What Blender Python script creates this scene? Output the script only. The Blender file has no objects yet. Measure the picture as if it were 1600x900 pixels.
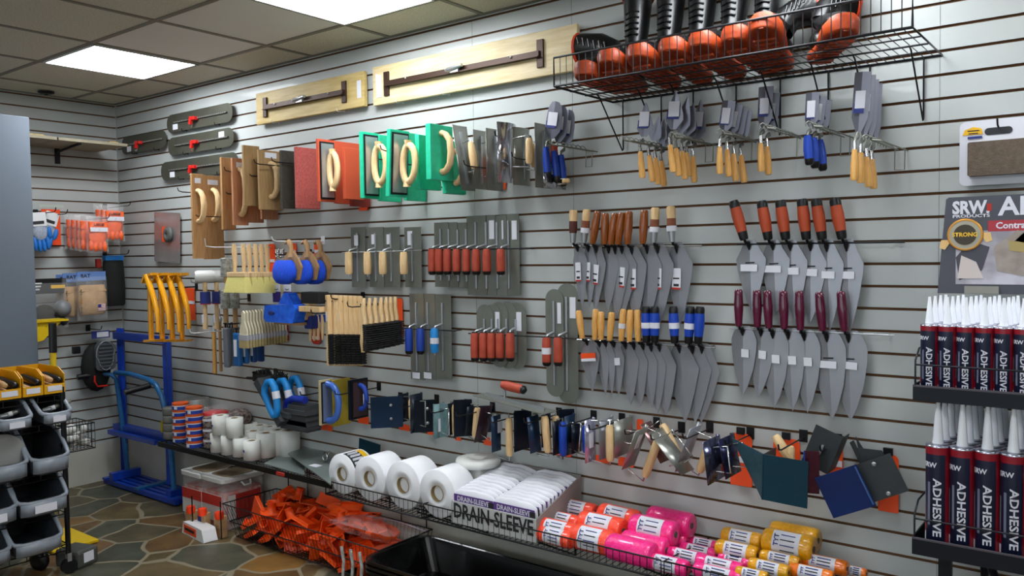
import bpy, bmesh, math, random
from mathutils import Vector, Matrix, Euler
random.seed(7)
PI = math.pi
C = bpy.context.scene.collection
# ---------------------------------------------------------------- camera, world, exposure
H0 = 1.51                                   # height of the eye-level groove of the slatwall above the floor
cd = bpy.data.cameras.new('camera'); cam = bpy.data.objects.new('camera', cd); C.objects.link(cam)
FPX, YAW, PIT, ROL = 1285.3244, -.6556, -.0411, -.0147
CP = Vector((5.8387, -2.9783, .0511 + H0))
FW = Vector((math.sin(YAW)*math.cos(PIT), math.cos(YAW)*math.cos(PIT), math.sin(PIT)))
RT = FW.cross(Vector((0, 0, 1))).normalized(); UP = RT.cross(FW)
RT, UP = math.cos(ROL)*RT + math.sin(ROL)*UP, -math.sin(ROL)*RT + math.cos(ROL)*UP
cd.sensor_width = 36; cd.lens = 36*FPX/1600; cd.clip_start = .05; cd.clip_end = 60
cam.matrix_world = Matrix.Translation(CP) @ Matrix((RT, UP, -FW)).transposed().to_4x4()
bpy.context.scene.camera = cam
w = bpy.data.worlds.new('world'); bpy.context.scene.world = w; w.use_nodes = True
w.node_tree.nodes['Background'].inputs[0].default_value = (.8, .9, 1, 1)
w.node_tree.nodes['Background'].inputs[1].default_value = 2.5
vs = bpy.context.scene.view_settings
vs.view_transform = 'Standard'; vs.look = 'None'; vs.gamma = 1; vs.use_curve_mapping = False
vs.exposure = 0.33
LAMP = 21.0                                  # strength of the ceiling panels

# ---------------------------------------------------------------- materials
def srgb(c):
    if isinstance(c, str): c = [int(c[i:i+2], 16)/255 for i in (0, 2, 4)]
    elif max(c) > 1: c = [v/255 for v in c]
    return tuple(v/12.92 if v <= .04045 else ((v+.055)/1.055)**2.4 for v in c) + (1,)
MC = {}
def mat(name, col, rough=.5, metal=0, emit=0, alpha=1, trans=0, coat=0, noise=0, nscale=30, bump=0, bscale=200, stretch=None, sheen=0, ior=1.45, sss=0):
    """col or (col, col2) mixed by noise of scale nscale"""
    if name in MC: return MC[name]
    m = bpy.data.materials.new(name); MC[name] = m; m.use_nodes = True
    nt = m.node_tree; b = nt.nodes['Principled BSDF']
    cols = col if isinstance(col, (list, tuple)) and isinstance(col[0], (str, tuple, list)) else (col,)
    b.inputs['Base Color'].default_value = srgb(cols[0])
    b.inputs['Roughness'].default_value = rough; b.inputs['Metallic'].default_value = metal
    b.inputs['Coat Weight'].default_value = coat; b.inputs['IOR'].default_value = ior
    b.inputs['Alpha'].default_value = alpha; b.inputs['Transmission Weight'].default_value = trans
    if sss: b.inputs['Subsurface Weight'].default_value = sss; b.inputs['Subsurface Radius'].default_value = (.02, .02, .02)
    if emit:
        b.inputs['Emission Color'].default_value = srgb(cols[0]); b.inputs['Emission Strength'].default_value = emit
    if len(cols) > 1 or bump:
        tc = nt.nodes.new('ShaderNodeTexCoord'); mp = nt.nodes.new('ShaderNodeMapping')
        nt.links.new(tc.outputs['Object'], mp.inputs[0])
        if stretch: mp.inputs['Scale'].default_value = stretch
    if len(cols) > 1:
        n = nt.nodes.new('ShaderNodeTexNoise'); n.inputs['Scale'].default_value = nscale; n.inputs['Detail'].default_value = 5
        nt.links.new(mp.outputs[0], n.inputs['Vector'])
        r = nt.nodes.new('ShaderNodeValToRGB'); r.color_ramp.elements[0].position = .35; r.color_ramp.elements[1].position = .65
        r.color_ramp.elements[0].color = srgb(cols[0]); r.color_ramp.elements[1].color = srgb(cols[1])
        nt.links.new(n.outputs[0], r.inputs[0]); nt.links.new(r.outputs[0], b.inputs['Base Color'])
    if bump:
        n = nt.nodes.new('ShaderNodeTexNoise'); n.inputs['Scale'].default_value = bscale; n.inputs['Detail'].default_value = 3
        nt.links.new(mp.outputs[0], n.inputs['Vector'])
        bp = nt.nodes.new('ShaderNodeBump'); bp.inputs['Strength'].default_value = bump; bp.inputs['Distance'].default_value = .004
        nt.links.new(n.outputs[0], bp.inputs['Height']); nt.links.new(bp.outputs[0], b.inputs['Normal'])
    return m

# ---------------------------------------------------------------- photograph pixel -> point in the room
def ray(px, py): return FW + RT*((px-800)/FPX) - UP*((py-450)/FPX)
def at(px, py, d=0):                        # on the plane d metres in front of the long wall
    v = ray(px, py); return CP + v*((-d-CP.y)/v.y)
def atx(px, py, X=0):                       # on a plane across the long wall
    v = ray(px, py); return CP + v*((X-CP.x)/v.x)
def atz(px, py, z=0):                       # on a level plane
    v = ray(px, py); return CP + v*((z-CP.z)/v.z)
def rect(px, py, wpx, hpx, d):              # centre and size of a patch parallel to the long wall
    a = at(px, py, d)
    return a, abs(at(px+wpx/2, py, d).x-at(px-wpx/2, py, d).x), abs(at(px, py+hpx/2, d).z-at(px, py-hpx/2, d).z)
def perp(pl, pr, py, hpx, d_in):            # centre, size of a patch at right angles to the long wall, its inner edge d_in from it
    a = at(pr, py, d_in); b = atx(pl, py, a.x)
    m = (a+b)/2; pm = (pl+pr)/2
    h = abs(atx(pm, py+hpx/2, a.x).z-atx(pm, py-hpx/2, a.x).z)
    return Vector((a.x, m.y, atx(pm, py, a.x).z)), abs(a.y-b.y), h

# ---------------------------------------------------------------- mesh helpers
class B:
    def __init__(s): s.v = []; s.f = []; s.sm = []; s.mi = []; s.m = 0
    def add(s, vs, fs, smooth=False, M=None):
        n = len(s.v)
        s.v += [tuple(M @ Vector(p)) if M else tuple(p) for p in vs]
        for q in fs: s.f.append([i+n for i in q]); s.sm.append(smooth); s.mi.append(s.m)
        return s
    def box(s, c, d, M=None, taper=1):
        x, y, z = c; a, b, e = d[0]/2, d[1]/2, d[2]/2; t = taper
        vs = [(x-a, y-b, z-e), (x+a, y-b, z-e), (x+a, y+b, z-e), (x-a, y+b, z-e), (x-a*t, y-b*t, z+e), (x+a*t, y-b*t, z+e), (x+a*t, y+b*t, z+e), (x-a*t, y+b*t, z+e)]
        return s.add(vs, [(3, 2, 1, 0), (4, 5, 6, 7), (0, 1, 5, 4), (1, 2, 6, 5), (2, 3, 7, 6), (3, 0, 4, 7)], M=M)
    def ring(s, rings, closed=False, cap=True, smooth=True, M=None):
        k = len(rings[0]); n = len(rings); vs = [p for r in rings for p in r]; fs = []
        for i in range(n if closed else n-1):
            a, b = i*k, ((i+1) % n)*k
            for j in range(k): fs.append((a+j, a+(j+1) % k, b+(j+1) % k, b+j))
        s.add(vs, fs, smooth, M)
        if cap and not closed:
            s.add(rings[0], [tuple(range(k))[::-1]], False, M); s.add(rings[-1], [tuple(range(k))], False, M)
        return s
    def tube(s, pts, r, seg=8, closed=False, cap=True, flat=1, M=None):
        pts = [Vector(p) for p in pts]; n = len(pts)
        rs = r if isinstance(r, (list, tuple)) else [r]*n
        rings = []; up = None
        for i, p in enumerate(pts):
            if closed: t = pts[(i+1) % n]-pts[i-1]
            else: t = pts[min(i+1, n-1)]-pts[max(i-1, 0)]
            t = t.normalized() if t.length > 1e-9 else Vector((0, 0, 1))
            if up is None:
                up = Vector((0, 0, 1)) if abs(t.z) < .9 else Vector((0, 1, 0))
            u = (up-t*up.dot(t))
            u = u.normalized() if u.length > 1e-6 else t.orthogonal().normalized()
            w_ = t.cross(u); up = u
            rings.append([tuple(p+u*(rs[i]*math.cos(2*PI*j/seg))+w_*(rs[i]*flat*math.sin(2*PI*j/seg))) for j in range(seg)])
        return s.ring(rings, closed, cap, seg > 4, M)
    def wire(s, a, b, r=.002, seg=5): return s.tube([a, b], r, seg)
    def lathe(s, prof, seg=20, M=None, smooth=True, cap=True):   # prof of (radius, z)
        rings = [[(r*math.cos(2*PI*j/seg), r*math.sin(2*PI*j/seg), z) for j in range(seg)] for r, z in prof]
        return s.ring(rings, False, cap, smooth, M)
    def prism(s, poly, t, M=None, smooth=False):     # poly in x,z ; thickness t along y, centred
        n = len(poly)
        a = [(x, -t/2, z) for x, z in poly]; b = [(x, t/2, z) for x, z in poly]
        fs = [tuple(range(n)), tuple(range(2*n-1, n-1, -1))]
        s.add(a+b, fs, False, M)
        s.add(a+b, [(i, i+n, (i+1) % n+n, (i+1) % n) for i in range(n)], smooth, M)
        return s
    def ball(s, c, r, M=None, seg=12, rows=8):
        if not isinstance(r, (tuple, list)): r = (r, r, r)
        rings = []
        for i in range(rows+1):
            a = -PI/2+PI*i/rows; q = max(math.cos(a), .02)
            rings.append([(c[0]+r[0]*q*math.cos(2*PI*j/seg), c[1]+r[1]*q*math.sin(2*PI*j/seg), c[2]+r[2]*math.sin(a)) for j in range(seg)])
        return s.ring(rings, False, True, True, M)
    def obj(s, name, m, parent=None, bevel=0, kind=None, label=None, solid=0):
        me = bpy.data.meshes.new(name); me.from_pydata(s.v, [], s.f)
        ms = m if isinstance(m, (list, tuple)) else [m]
        for q in ms: me.materials.append(q)
        for i, p in enumerate(me.polygons): p.use_smooth = s.sm[i]; p.material_index = s.mi[i]
        bm = bmesh.new(); bm.from_mesh(me); bmesh.ops.recalc_face_normals(bm, faces=bm.faces); bm.to_mesh(me); bm.free()
        o = bpy.data.objects.new(name, me); C.objects.link(o)
        if parent: o.parent = parent
        if kind: o['kind'] = kind
        if label: o['label'] = label
        if solid:
            q = o.modifiers.new('solid', 'SOLIDIFY'); q.thickness = solid; q.offset = 0
        if bevel:
            q = o.modifiers.new('bevel', 'BEVEL'); q.width = bevel; q.segments = 2; q.limit_method = 'ANGLE'; q.angle_limit = .7
        return o
def rr(w, h, r, n=5, cx=0, cz=0):           # rounded rectangle outline; r one radius or four (tl, tr, br, bl)
    if not isinstance(r, (tuple, list)): r = (r,)*4
    tl, tr, br, bl = r; out = []
    for sx, sz, q, a0 in ((1, 1, tr, 0), (-1, 1, tl, PI/2), (-1, -1, bl, PI), (1, -1, br, 1.5*PI)):
        q = max(q, 1e-5); m = n if q > .0005 else 0
        for i in range(m+1):
            a = a0+(PI/2)*(i/max(m, 1))
            out.append((cx+sx*(w/2-q)+q*math.cos(a), cz+sz*(h/2-q)+q*math.sin(a)))
            if m == 0: out[-1] = (cx+sx*w/2, cz+sz*h/2)
    return out
def rot(ax, a): return Matrix.Rotation(a, 4, ax)
def tr(x, y, z): return Matrix.Translation((x, y, z))
def T(name, label, cat, loc, rz=0, group=None, ry=0, rx=0):
    o = bpy.data.objects.new(name, None); C.objects.link(o); o.empty_display_size = .05
    o.location = loc; o.rotation_euler = (rx, ry, rz); o['label'] = label; o['category'] = cat
    if group: o['group'] = group
    return o
def tag(o, label, cat, group=None):
    o['label'] = label; o['category'] = cat
    if group: o['group'] = group
    return o
def dup(root, loc=None, rz=None, label=None, group=None):
    r = root.copy(); C.objects.link(r)
    if loc is not None: r.location = loc
    if rz is not None: r.rotation_euler = (root.rotation_euler[0], root.rotation_euler[1], rz)
    if label: r['label'] = label
    if group: r['group'] = group
    for ch in list(root.children):
        c = ch.copy(); C.objects.link(c); c.parent = r
        for g in list(ch.children):
            q = g.copy(); C.objects.link(q); q.parent = c
    return r
ORD = ['first', 'second', 'third', 'fourth', 'fifth', 'sixth', 'seventh', 'eighth', 'ninth', 'tenth', 'eleventh', 'twelfth', 'thirteenth', 'fourteenth', 'fifteenth', 'sixteenth', 'seventeenth', 'eighteenth', 'nineteenth', 'twentieth']
def nth(i, n):                              # place in a row of n counted from the left
    return 'leftmost' if i == 0 else 'rightmost' if i == n-1 else ORD[i]+' from left'
def text(s, size, M, m, parent, name='lettering', bold=0, bend=None, sx=1, align='CENTER', label=None, width=None):
    cu = bpy.data.curves.new('t', 'FONT'); cu.body = s; cu.size = size; cu.offset = bold; cu.align_x = align; cu.align_y = 'CENTER'; cu.extrude = 0; cu.resolution_u = 2
    o = bpy.data.objects.new('t', cu); C.objects.link(o)
    bpy.context.view_layer.update()
    me = bpy.data.meshes.new_from_object(o.evaluated_get(bpy.context.evaluated_depsgraph_get()))
    bpy.data.objects.remove(o); bpy.data.curves.remove(cu)
    me.name = name; me.materials.clear(); me.materials.append(m)
    if width:
        xs_ = [v.co.x for v in me.vertices]; sx = width/(max(xs_)-min(xs_))
    if bend:
        bm = bmesh.new(); bm.from_mesh(me); bmesh.ops.triangulate(bm, faces=bm.faces)
        for _ in range(2): bmesh.ops.subdivide_edges(bm, edges=[e for e in bm.edges if e.calc_length() > size*.18], cuts=1)
        bm.to_mesh(me); bm.free()
    for v in me.vertices:
        p = Vector((v.co.x*sx, 0, v.co.y))        # text stands in the x,z plane facing -y
        p = M @ p
        if bend:                                  # wrap on an upright cylinder of radius bend
            a = p.x/bend; p = Vector((bend*math.sin(a), -bend*math.cos(a), p.z))
        v.co = p
    o = bpy.data.objects.new(name, me); C.objects.link(o); o.parent = parent
    if label: o['label'] = label
    return o

# shared materials
wood = mat('pale_wood', ('d9b27c', 'e8c99a'), .55, nscale=14, stretch=(9, 9, 1.2))
wood2 = mat('tan_wood', ('a9835a', 'b99468'), .6, nscale=14, stretch=(9, 9, 1.2))
amber = mat('amber_wood', ('7a3c10', '96501b'), .3, coat=.5, nscale=20, stretch=(9, 9, 1))
honey = mat('honey_wood', ('d3974a', 'e0ac60'), .35, coat=.3, nscale=20, stretch=(9, 9, 1))
steel = mat('steel', ('8a8c92', '96989e'), .36, .55, nscale=12)
dsteel = mat('dark_steel', ('777970', '80827a'), .4, .45, nscale=10)
chrome = mat('chrome', 'c8c8c8', .18, 1)
alu = mat('aluminium', 'b4b7bb', .35, .8)
black = mat('black_metal', '17171a', .4, .3)
blackp = mat('black_plastic', '101012', .35)
blackm = mat('black_matte', '141414', .8)
redr = mat('red_rubber', ('a8422e', 'b54c35'), .6)
orange = mat('orange_plastic', 'f0521e', .45)
bluer = mat('blue_rubber', '1c3f9e', .5)
cyanr = mat('cyan_rubber', '1d84cc', .45)
whitep = mat('white_plastic', 'dcdcdc', .4)
paper = mat('paper_label', 'd8d8e0', .7)
navy = mat('navy_print', '23307a', .6)
ink = mat('black_print', '222226', .7)
redp = mat('red_print', 'b02c22', .6)
yellowp = mat('yellow_plastic', 'eab414', .35)
clear = mat('clear_plastic', 'ffffff', .08, alpha=.1)
# ---------------------------------------------------------------- the room
XR, YB, ZC = 9.0, -7.0, 1.1558+H0
P = .0762; GR = .0095; ZS = H0-16.35*P
wallf = mat('slat_laminate', ('aeb2b0', 'b6b9b6'), .42, nscale=3, coat=.15)
mdf = mat('groove_board', '6a4a30', .9)
basew = mat('painted_wall', ('b3b0a4', 'bdbbb0'), .8, nscale=4)
def slat(name, length, M):
    b = B(); Z = [ZS]
    for k in range(-16, 16):
        zc = H0+k*P
        if zc-GR/2 > ZC: break
        z0 = Z[-1]; b.m = 0
        b.add([(0, 0, z0), (length, 0, z0), (length, 0, min(zc-GR/2, ZC)), (0, 0, min(zc-GR/2, ZC))], [(0, 1, 2, 3)], M=M)
        b.m = 1; lo, hi, D = zc-GR/2, zc+GR/2, .009
        b.add([(0, 0, lo), (length, 0, lo), (length, D, lo), (0, D, lo), (0, 0, hi), (length, 0, hi), (length, D, hi), (0, D, hi)], [(0, 1, 2, 3), (3, 2, 6, 7), (7, 6, 5, 4)], M=M)
        Z.append(hi)
    b.m = 0; b.add([(0, 0, Z[-1]), (length, 0, Z[-1]), (length, 0, ZC), (0, 0, ZC)], [(0, 1, 2, 3)], M=M)
    b.m = 1; b.add([(0, 0, ZS), (length, 0, ZS), (length, .02, ZS), (0, .02, ZS)], [(0, 3, 2, 1)], M=M)
    return b.obj(name, [wallf, mdf], kind='structure')
slat('wall_long', XR, Matrix())
slat('wall_left', -YB, rot('Z', PI/2) @ Matrix.Scale(-1, 4, (1, 0, 0)))
B().box((XR/2, .07, ZC/2), (XR+.3, .1, ZC)).obj('trim_1', basew, kind='structure')
B().box((-.07, YB/2, ZC/2), (.1, -YB, ZC)).obj('trim_2', basew, kind='structure')
b = B().box((XR/2, .009, ZS/2), (XR, .022, ZS)); b.obj('baseboard_long', basew, kind='structure')
b = B().box((-.009, YB/2, ZS/2), (.022, -YB, ZS)); b.obj('baseboard_left', basew, kind='structure')
seam = mat('seam', '6d6e6a', .8)
b = B()
for px in (740, 895, 1468):
    x = at(px, 200).x
    for k in range(-16, 15): b.box((x, -.0004, H0+(k+.5)*P), (.0012, .0008, P-GR))
b.obj('trim_3', seam, kind='structure')
B().box((XR+.05, YB/2, ZC/2), (.1, -YB, ZC)).obj('wall_right', basew, kind='structure')
# street side behind the viewer: piers, a low wall and glazing
b = B().box((XR/2, YB-.05, .3), (XR, .1, .6)).box((XR/2, YB-.05, ZC-.15), (XR, .1, .3))
for x in (.3, 3.1, 5.9, 8.7): b.box((x, YB-.05, ZC/2), (.6, .098, ZC))
b.obj('wall_street', basew, kind='structure')
glass = mat('window_glass', 'ffffff', .02, alpha=.1)
for i, x in enumerate((1.7, 4.5, 7.3)):
    f = B().box((x, YB-.05, .63), (2.2, .09, .06)).box((x, YB-.05, ZC-.33), (2.2, .09, .06)).box((x-1.07, YB-.05, 1.48), (.06, .09, 1.7)).box((x+1.07, YB-.05, 1.48), (.06, .09, 1.7)).obj('window_%d' % (i+1), black, kind='structure')
    B().box((x, YB-.05, 1.48), (2.08, .006, 1.64)).obj('pane', glass, f)
# floor: irregular flagstones
fm = bpy.data.materials.new('flagstone'); fm.use_nodes = True; nt = fm.node_tree; N = nt.nodes; Lk = nt.links
bs = N['Principled BSDF']; tc = N.new('ShaderNodeTexCoord')
nz = N.new('ShaderNodeTexNoise'); nz.inputs['Scale'].default_value = 1.6; nz.inputs['Detail'].default_value = 2
ad = N.new('ShaderNodeMixRGB'); ad.blend_type = 'LINEAR_LIGHT'; ad.inputs[0].default_value = .12
Lk.new(tc.outputs['Object'], nz.inputs[0]); Lk.new(tc.outputs['Object'], ad.inputs[1]); Lk.new(nz.outputs['Color'], ad.inputs[2])
v1 = N.new('ShaderNodeTexVoronoi'); v1.feature = 'DISTANCE_TO_EDGE'; v2 = N.new('ShaderNodeTexVoronoi')
for v in (v1, v2): v.inputs['Scale'].default_value = 3.3; v.inputs['Randomness'].default_value = 1; Lk.new(ad.outputs[0], v.inputs['Vector'])
cr = N.new('ShaderNodeValToRGB'); el = cr.color_ramp.elements; el[0].position = 0; el[0].color = srgb('6a5230'); el[1].position = 1; el[1].color = srgb('555649')
for p_, c_ in ((.2, '5b5540'), (.38, '785c40'), (.5, '55584a'), (.62, '6a5c3e'), (.74, '8f6c38'), (.86, '4c5044')): e = el.new(p_); e.color = srgb(c_)
cr.color_ramp.interpolation = 'CONSTANT'
sp = N.new('ShaderNodeSeparateColor'); Lk.new(v2.outputs['Color'], sp.inputs[0]); Lk.new(sp.outputs[0], cr.inputs[0])
n2 = N.new('ShaderNodeTexNoise'); n2.inputs['Scale'].default_value = 6; n2.inputs['Detail'].default_value = 8; Lk.new(tc.outputs['Object'], n2.inputs[0])
r2 = N.new('ShaderNodeValToRGB'); r2.color_ramp.elements[0].position = .3; r2.color_ramp.elements[0].color = (.38, .34, .28, 1); r2.color_ramp.elements[1].position = .7; r2.color_ramp.elements[1].color = (1.0, .95, .85, 1)
Lk.new(n2.outputs[0], r2.inputs[0])
mu = N.new('ShaderNodeMixRGB'); mu.blend_type = 'MULTIPLY'; mu.inputs[0].default_value = .8; Lk.new(cr.outputs[0], mu.inputs[1]); Lk.new(r2.outputs[0], mu.inputs[2])
ge = N.new('ShaderNodeValToRGB'); ge.color_ramp.elements[0].position = .02; ge.color_ramp.elements[0].color = (0, 0, 0, 1); ge.color_ramp.elements[1].position = .032; ge.color_ramp.elements[1].color = (1, 1, 1, 1)
Lk.new(v1.outputs[0], ge.inputs[0])
mx = N.new('ShaderNodeMixRGB'); Lk.new(ge.outputs[0], mx.inputs[0]); mx.inputs[1].default_value = srgb('857c66'); Lk.new(mu.outputs[0], mx.inputs[2])
Lk.new(mx.outputs[0], bs.inputs['Base Color']); bs.inputs['Roughness'].default_value = .42
bu = N.new('ShaderNodeBump'); bu.inputs['Strength'].default_value = .5; bu.inputs['Distance'].default_value = .006; Lk.new(n2.outputs[0], bu.inputs['Height']); Lk.new(bu.outputs[0], bs.inputs['Normal'])
B().box((XR/2, YB/2, -.05), (XR+.3, -YB+.3, .1)).obj('floor', fm, kind='structure')
# ceiling
XD, YM, TS = .3623, .3044, .6096
cm = mat('fissured_tile', ('c2beac', 'dad6c6'), .95, nscale=130)
cs = mat('smooth_tile', 'e2dfd9', .6)
tb = mat('ceiling_grid', '7d786c', .6)  # darker than the tiles: shading on the bars is put into their colour
B().box((XR/2, YB/2, ZC+.06), (XR+.3, -YB+.3, .1)).obj('ceiling', cm, kind='structure')
nx = int((XR-XD)/TS)+1; ny = int((-YB-YM)/TS)+1
b = B(); s2 = B(); cells = {}
xs = [0]+[XD+i*TS for i in range(nx)]+[XR]; ys = [0]+[-(YM+j*TS) for j in range(ny)]+[YB]
def panel_at(ix, iy):                       # ix 0 = between grid lines D and A ...
    return xs[ix+1], ys[iy+1]
LIT = [(1, 0), (4, 0), (7, 0), (10, 0), (6, 4), (9, 4), (9, 7)]
SM = [(2, 0), (3, 0), (6, 0)]
for x in xs[1:-1]: b.box((x, YB/2, ZC+.001), (.024, -YB, .006))
for y in ys[1:-1]: b.box((XR/2, y, ZC+.0012), (XR, .024, .006))
b.box((XR/2, -.01, ZC+.0014), (XR, .02, .006)).box((.01, YB/2, ZC+.0016), (.02, -YB, .006))
b.obj('trim_4', tb, kind='structure')
bt = B()
for ix in range(-1, nx):
    for iy in range(-1, ny):
        if (ix, iy) in LIT: continue
        x0, x1 = xs[ix+1], xs[ix+2]; y0, y1 = ys[iy+1], ys[iy+2]
        (s2 if (ix, iy) in SM else bt).box(((x0+x1)/2, (y0+y1)/2, ZC+.006), (x1-x0-.02, y0-y1-.02, .006))
bt.obj('trim_5', cm, kind='structure'); s2.obj('trim_6', cs, kind='structure')
lm = mat('lamp_diffuser', 'f0f6fb', .5, emit=LAMP)
lf = mat('lamp_frame', 'c9c9cc', .5)
for n, (ix, iy) in enumerate(LIT):
    x, y = xs[ix+1]+TS/2, ys[iy+1]-TS/2
    lab = {0: 'square flat white light panel in the ceiling nearest the room corner', 1: 'square flat light panel at the top edge above the long wooden board'}.get(n, 'square flat white light panel further along the ceiling, outside the view')
    t = T('ceiling_light', lab, 'ceiling light', (x, y, ZC-.004), group='light panels set in the ceiling grid' if n > 1 else None)
    B().box((0, 0, 0), (.57, .57, .004)).obj('diffuser', lm, t)
    h = TS/2-.012; B().box((0, h-.006, 0), (2*h, .012, .008)).box((0, -h+.006, 0), (2*h, .012, .008)).box((h-.006, 0, 0), (.012, 2*h, .0082)).box((-h+.006, 0, 0), (.012, 2*h, .0082)).obj('frame', lf, t)
q = atz(72, 143, ZC)
t = T('smoke_detector', 'small dark round ceiling sensor near the left wall', 'sensor', (q.x, q.y, ZC-.003))
B().lathe([(.05, .0), (.048, -.008), (.03, -.014), (.012, -.016)]).obj('housing', black, t); B().lathe([(.012, -.016), (.01, -.02), (.004, -.022)]).obj('sensor_cap', blackp, t)
# ---------------------------------------------------------------- top of the long wall: bull floats, wooden boards, boots
tooth = mat('toothed_strip', '8a8a86', .4, .6); darkp = mat('olive_steel', ('4a4a40', '55554a'), .45, .45, nscale=6)
redm = mat('red_bracket', 'c4201c', .35)
def jhook(loc, m, label, group, L=.03):
    t = T('display_hook', label, 'hook', loc, group=group)
    B().tube([(0, -.0005, .012), (0, -.006, .008), (0, -L, 0), (0, -L-.006, .006), (0, -L-.007, .018)], .0022, 6).obj('prong', m, t)
    B().box((0, -.001, .012), (.012, .003, .02)).obj('back_clip', m, t)
def bull_float(cx, cy, wp, hp, label, tagf, d=.03, ends=(1, 1)):
    a, Wd, Hh = rect(cx, cy, wp, hp, d); Wd *= .97
    t = T('bull_float', label, 'bull float', a, group=None)
    B().prism(rr(Wd, Hh, (Hh*.48,)*4, 8), .003).obj('blade', darkp, t)
    b = B(); n = 26
    b.box((Wd*.03, -.006, Hh*.02), (Wd*.8, .008, .008))
    s = b.obj('rib', darkp, t)
    b = B().box((Wd*.03, -.010, Hh*.02-.002), (Wd*.8, .002, .004))
    for i in range(n): b.box((-Wd*.36+Wd*.78*i/(n-1), -.0115, Hh*.02), (Wd*.014, .004, .008))
    b.obj('toothed_strip', tooth, t)
    k = B().box((-.02, -.02, 0), (.05, .03, .022)).box((-.035, -.03, -.022), (.02, .02, .05), M=rot('Y', .25)).obj('bracket', redm, t, bevel=.003)
    B().tube([(-.05, -.026, .002), (-.065, -.026, .002)], .01, 8).obj('bolt', chrome, k); B().tube([(-.03, -.03, -.045), (-.03, -.04, -.055)], .008, 8).obj('bolt', chrome, k)
    if tagf is not None: B().box((tagf*Wd, -.003, -Hh*.22 if tagf < 0 else Hh*.2), (.055, .002, Hh*.3)).obj('price_label', paper, t)
    for f in (-.25, .25):
        jhook((a.x+f*Wd, -.0005, a.z-Hh/2-.004), black, 'small hook under the dark steel bull floats near the corner', 'hooks holding up the bull floats')
bull_float(310, 185, 106, 29, 'dark steel bull float blade with rounded ends, topmost by the corner', -.36)
bull_float(312, 222, 106, 29, 'dark bull float blade with a square tag at its right end, second from top', .33)
bull_float(309, 261, 124, 30, 'dark steel bull float blade, lowest, partly behind the wooden floats', -.34)
bull_float(224, 223, 72, 28, 'short dark steel bull float blade tucked into the room corner', -.32)

bwood = mat('poplar_board', ('b99d5c', 'cdb477'), .5, nscale=6, stretch=(1, 9, 9)); bwood2 = mat('pale_board', ('cbb585', 'dccaa2'), .5, nscale=6, stretch=(1, 9, 9))
brown = mat('brown_steel', '3e2a20', .45, .4)
def board(cx, cy, wp, hp, m, fl, fr, label, plates_up):
    a, Wd, Hh = rect(cx, cy, wp, hp, .03)
    t = T('wooden_bull_float', label, 'wooden float', a)
    B().box((0, 0, 0), (Wd, .024, Hh)).obj('board', m, t, bevel=.003)
    xl, xr = (fl-.5)*Wd, (fr-.5)*Wd
    for x in (xl, xr):
        B().box((x, -.017, 0), (.035, .01, Hh*.62)).obj('end_plate', brown, t, bevel=.002)
    B().box(((xl+xr)/2, -.022, 0), (xr-xl, .018, .022)).box(((xl+xr)/2, -.024, -.014), (xr-xl, .03, .004)).obj('channel', brown, t)
    k = (xl+xr)/2
    B().tube([(k-.05, -.045, 0), (k-.04, -.045, 0), (k-.039, -.045, 0), (k+.05, -.045, .01)], [.009, .009, .012, .009], 8).box((k, -.035, .0), (.05, .02, .03)).obj('swivel', alu, t)
    for x in (xl+.12*Wd, xr-.12*Wd): B().ball((x, -.032, .004), .006).obj('screw', chrome, t)
    return t, a, Wd, Hh
t, a, Wd, Hh = board(482, 156, 168, 52, bwood, .1, .84, 'shorter yellowish wooden board with brown steel bracket, nearer the corner', 0)
B().box((Wd*.46, -.013, 0), (.03, .002, .09)).obj('price_label', paper, t)
for f in (-.33, .28): jhook((a.x+f*Wd, -.0005, a.z-Hh/2-.006), whitep, 'small white hook under the shorter yellowish wooden board', 'white hooks holding the shorter board', .045)
t, a, Wd, Hh = board(729, 108, 314, 66, bwood2, .085, .85, 'longer pale wooden board with brown steel bracket, left of the boots', 0)
B().prism([(-.02, -.06), (.02, -.06), (.015, .05), (-.025, .06)], .002, M=tr(-Wd*.46, -.014, 0)).obj('price_label', paper, t)
for f in (-.36, -.11): jhook((a.x+f*Wd, -.0005, a.z-Hh/2-.006), whitep, 'small white hook under the longer pale wooden board', 'white hooks holding the longer board', .045)

# wire shelf with the boots
ZT = 2.182; SX0, SX1, SD = 4.09, 5.313, .43
t = T('wire_shelf', 'black wire shelf holding the orange soled boots', 'wire shelf', (SX0, 0, ZT))
LX = SX1-SX0
B().tube([(0, -.002, 0), (LX, -.002, 0), (LX, -SD, 0), (0, -SD, 0)], .0045, 6, closed=True).wire((0, -SD*.5, -.004), (LX, -SD*.5, -.004), .0035).wire((0, -SD*.25, -.004), (LX, -SD*.25, -.004), .0028).wire((0, -SD*.75, -.004), (LX, -SD*.75, -.004), .0028).obj('frame', black, t)
b = B()
for i in range(1, 44): x = LX*i/44; b.wire((x, -.002, .003), (x, -SD, .003), .0017, 4)
b.obj('shelf_wires', black, t)
b = B().tube([(0, -SD, 0), (0, -SD, .105), (LX, -SD, .105), (LX, -SD, 0)], .004, 6).obj('front_rail', black, t)
q = B()
for i in range(1, 44): x = LX*i/44; q.wire((x, -SD, 0), (x, -SD, .105), .0016, 4)
q.obj('rail_wires', black, b)
for i, px in enumerate((973, 1033, 1083, 1150, 1219, 1294, 1359, 1443)):
    x = at(px, 150, .01).x-SX0
    B().tube([(x, -.01, .0), (x, -.01, -.2), (x, -.016, -.205), (x-.0, -SD*.45, -.012), (x, -SD*.5, -.004)], .003, 5).obj('bracket', black, t)
bootr = mat('boot_rubber', '060607', .36, coat=.15); sole = mat('boot_sole', ('98330b', 'ab400f'), .5, coat=.1, bump=.3, bscale=60)
trimo = mat('boot_trim', 'c23a17', .4)
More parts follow.
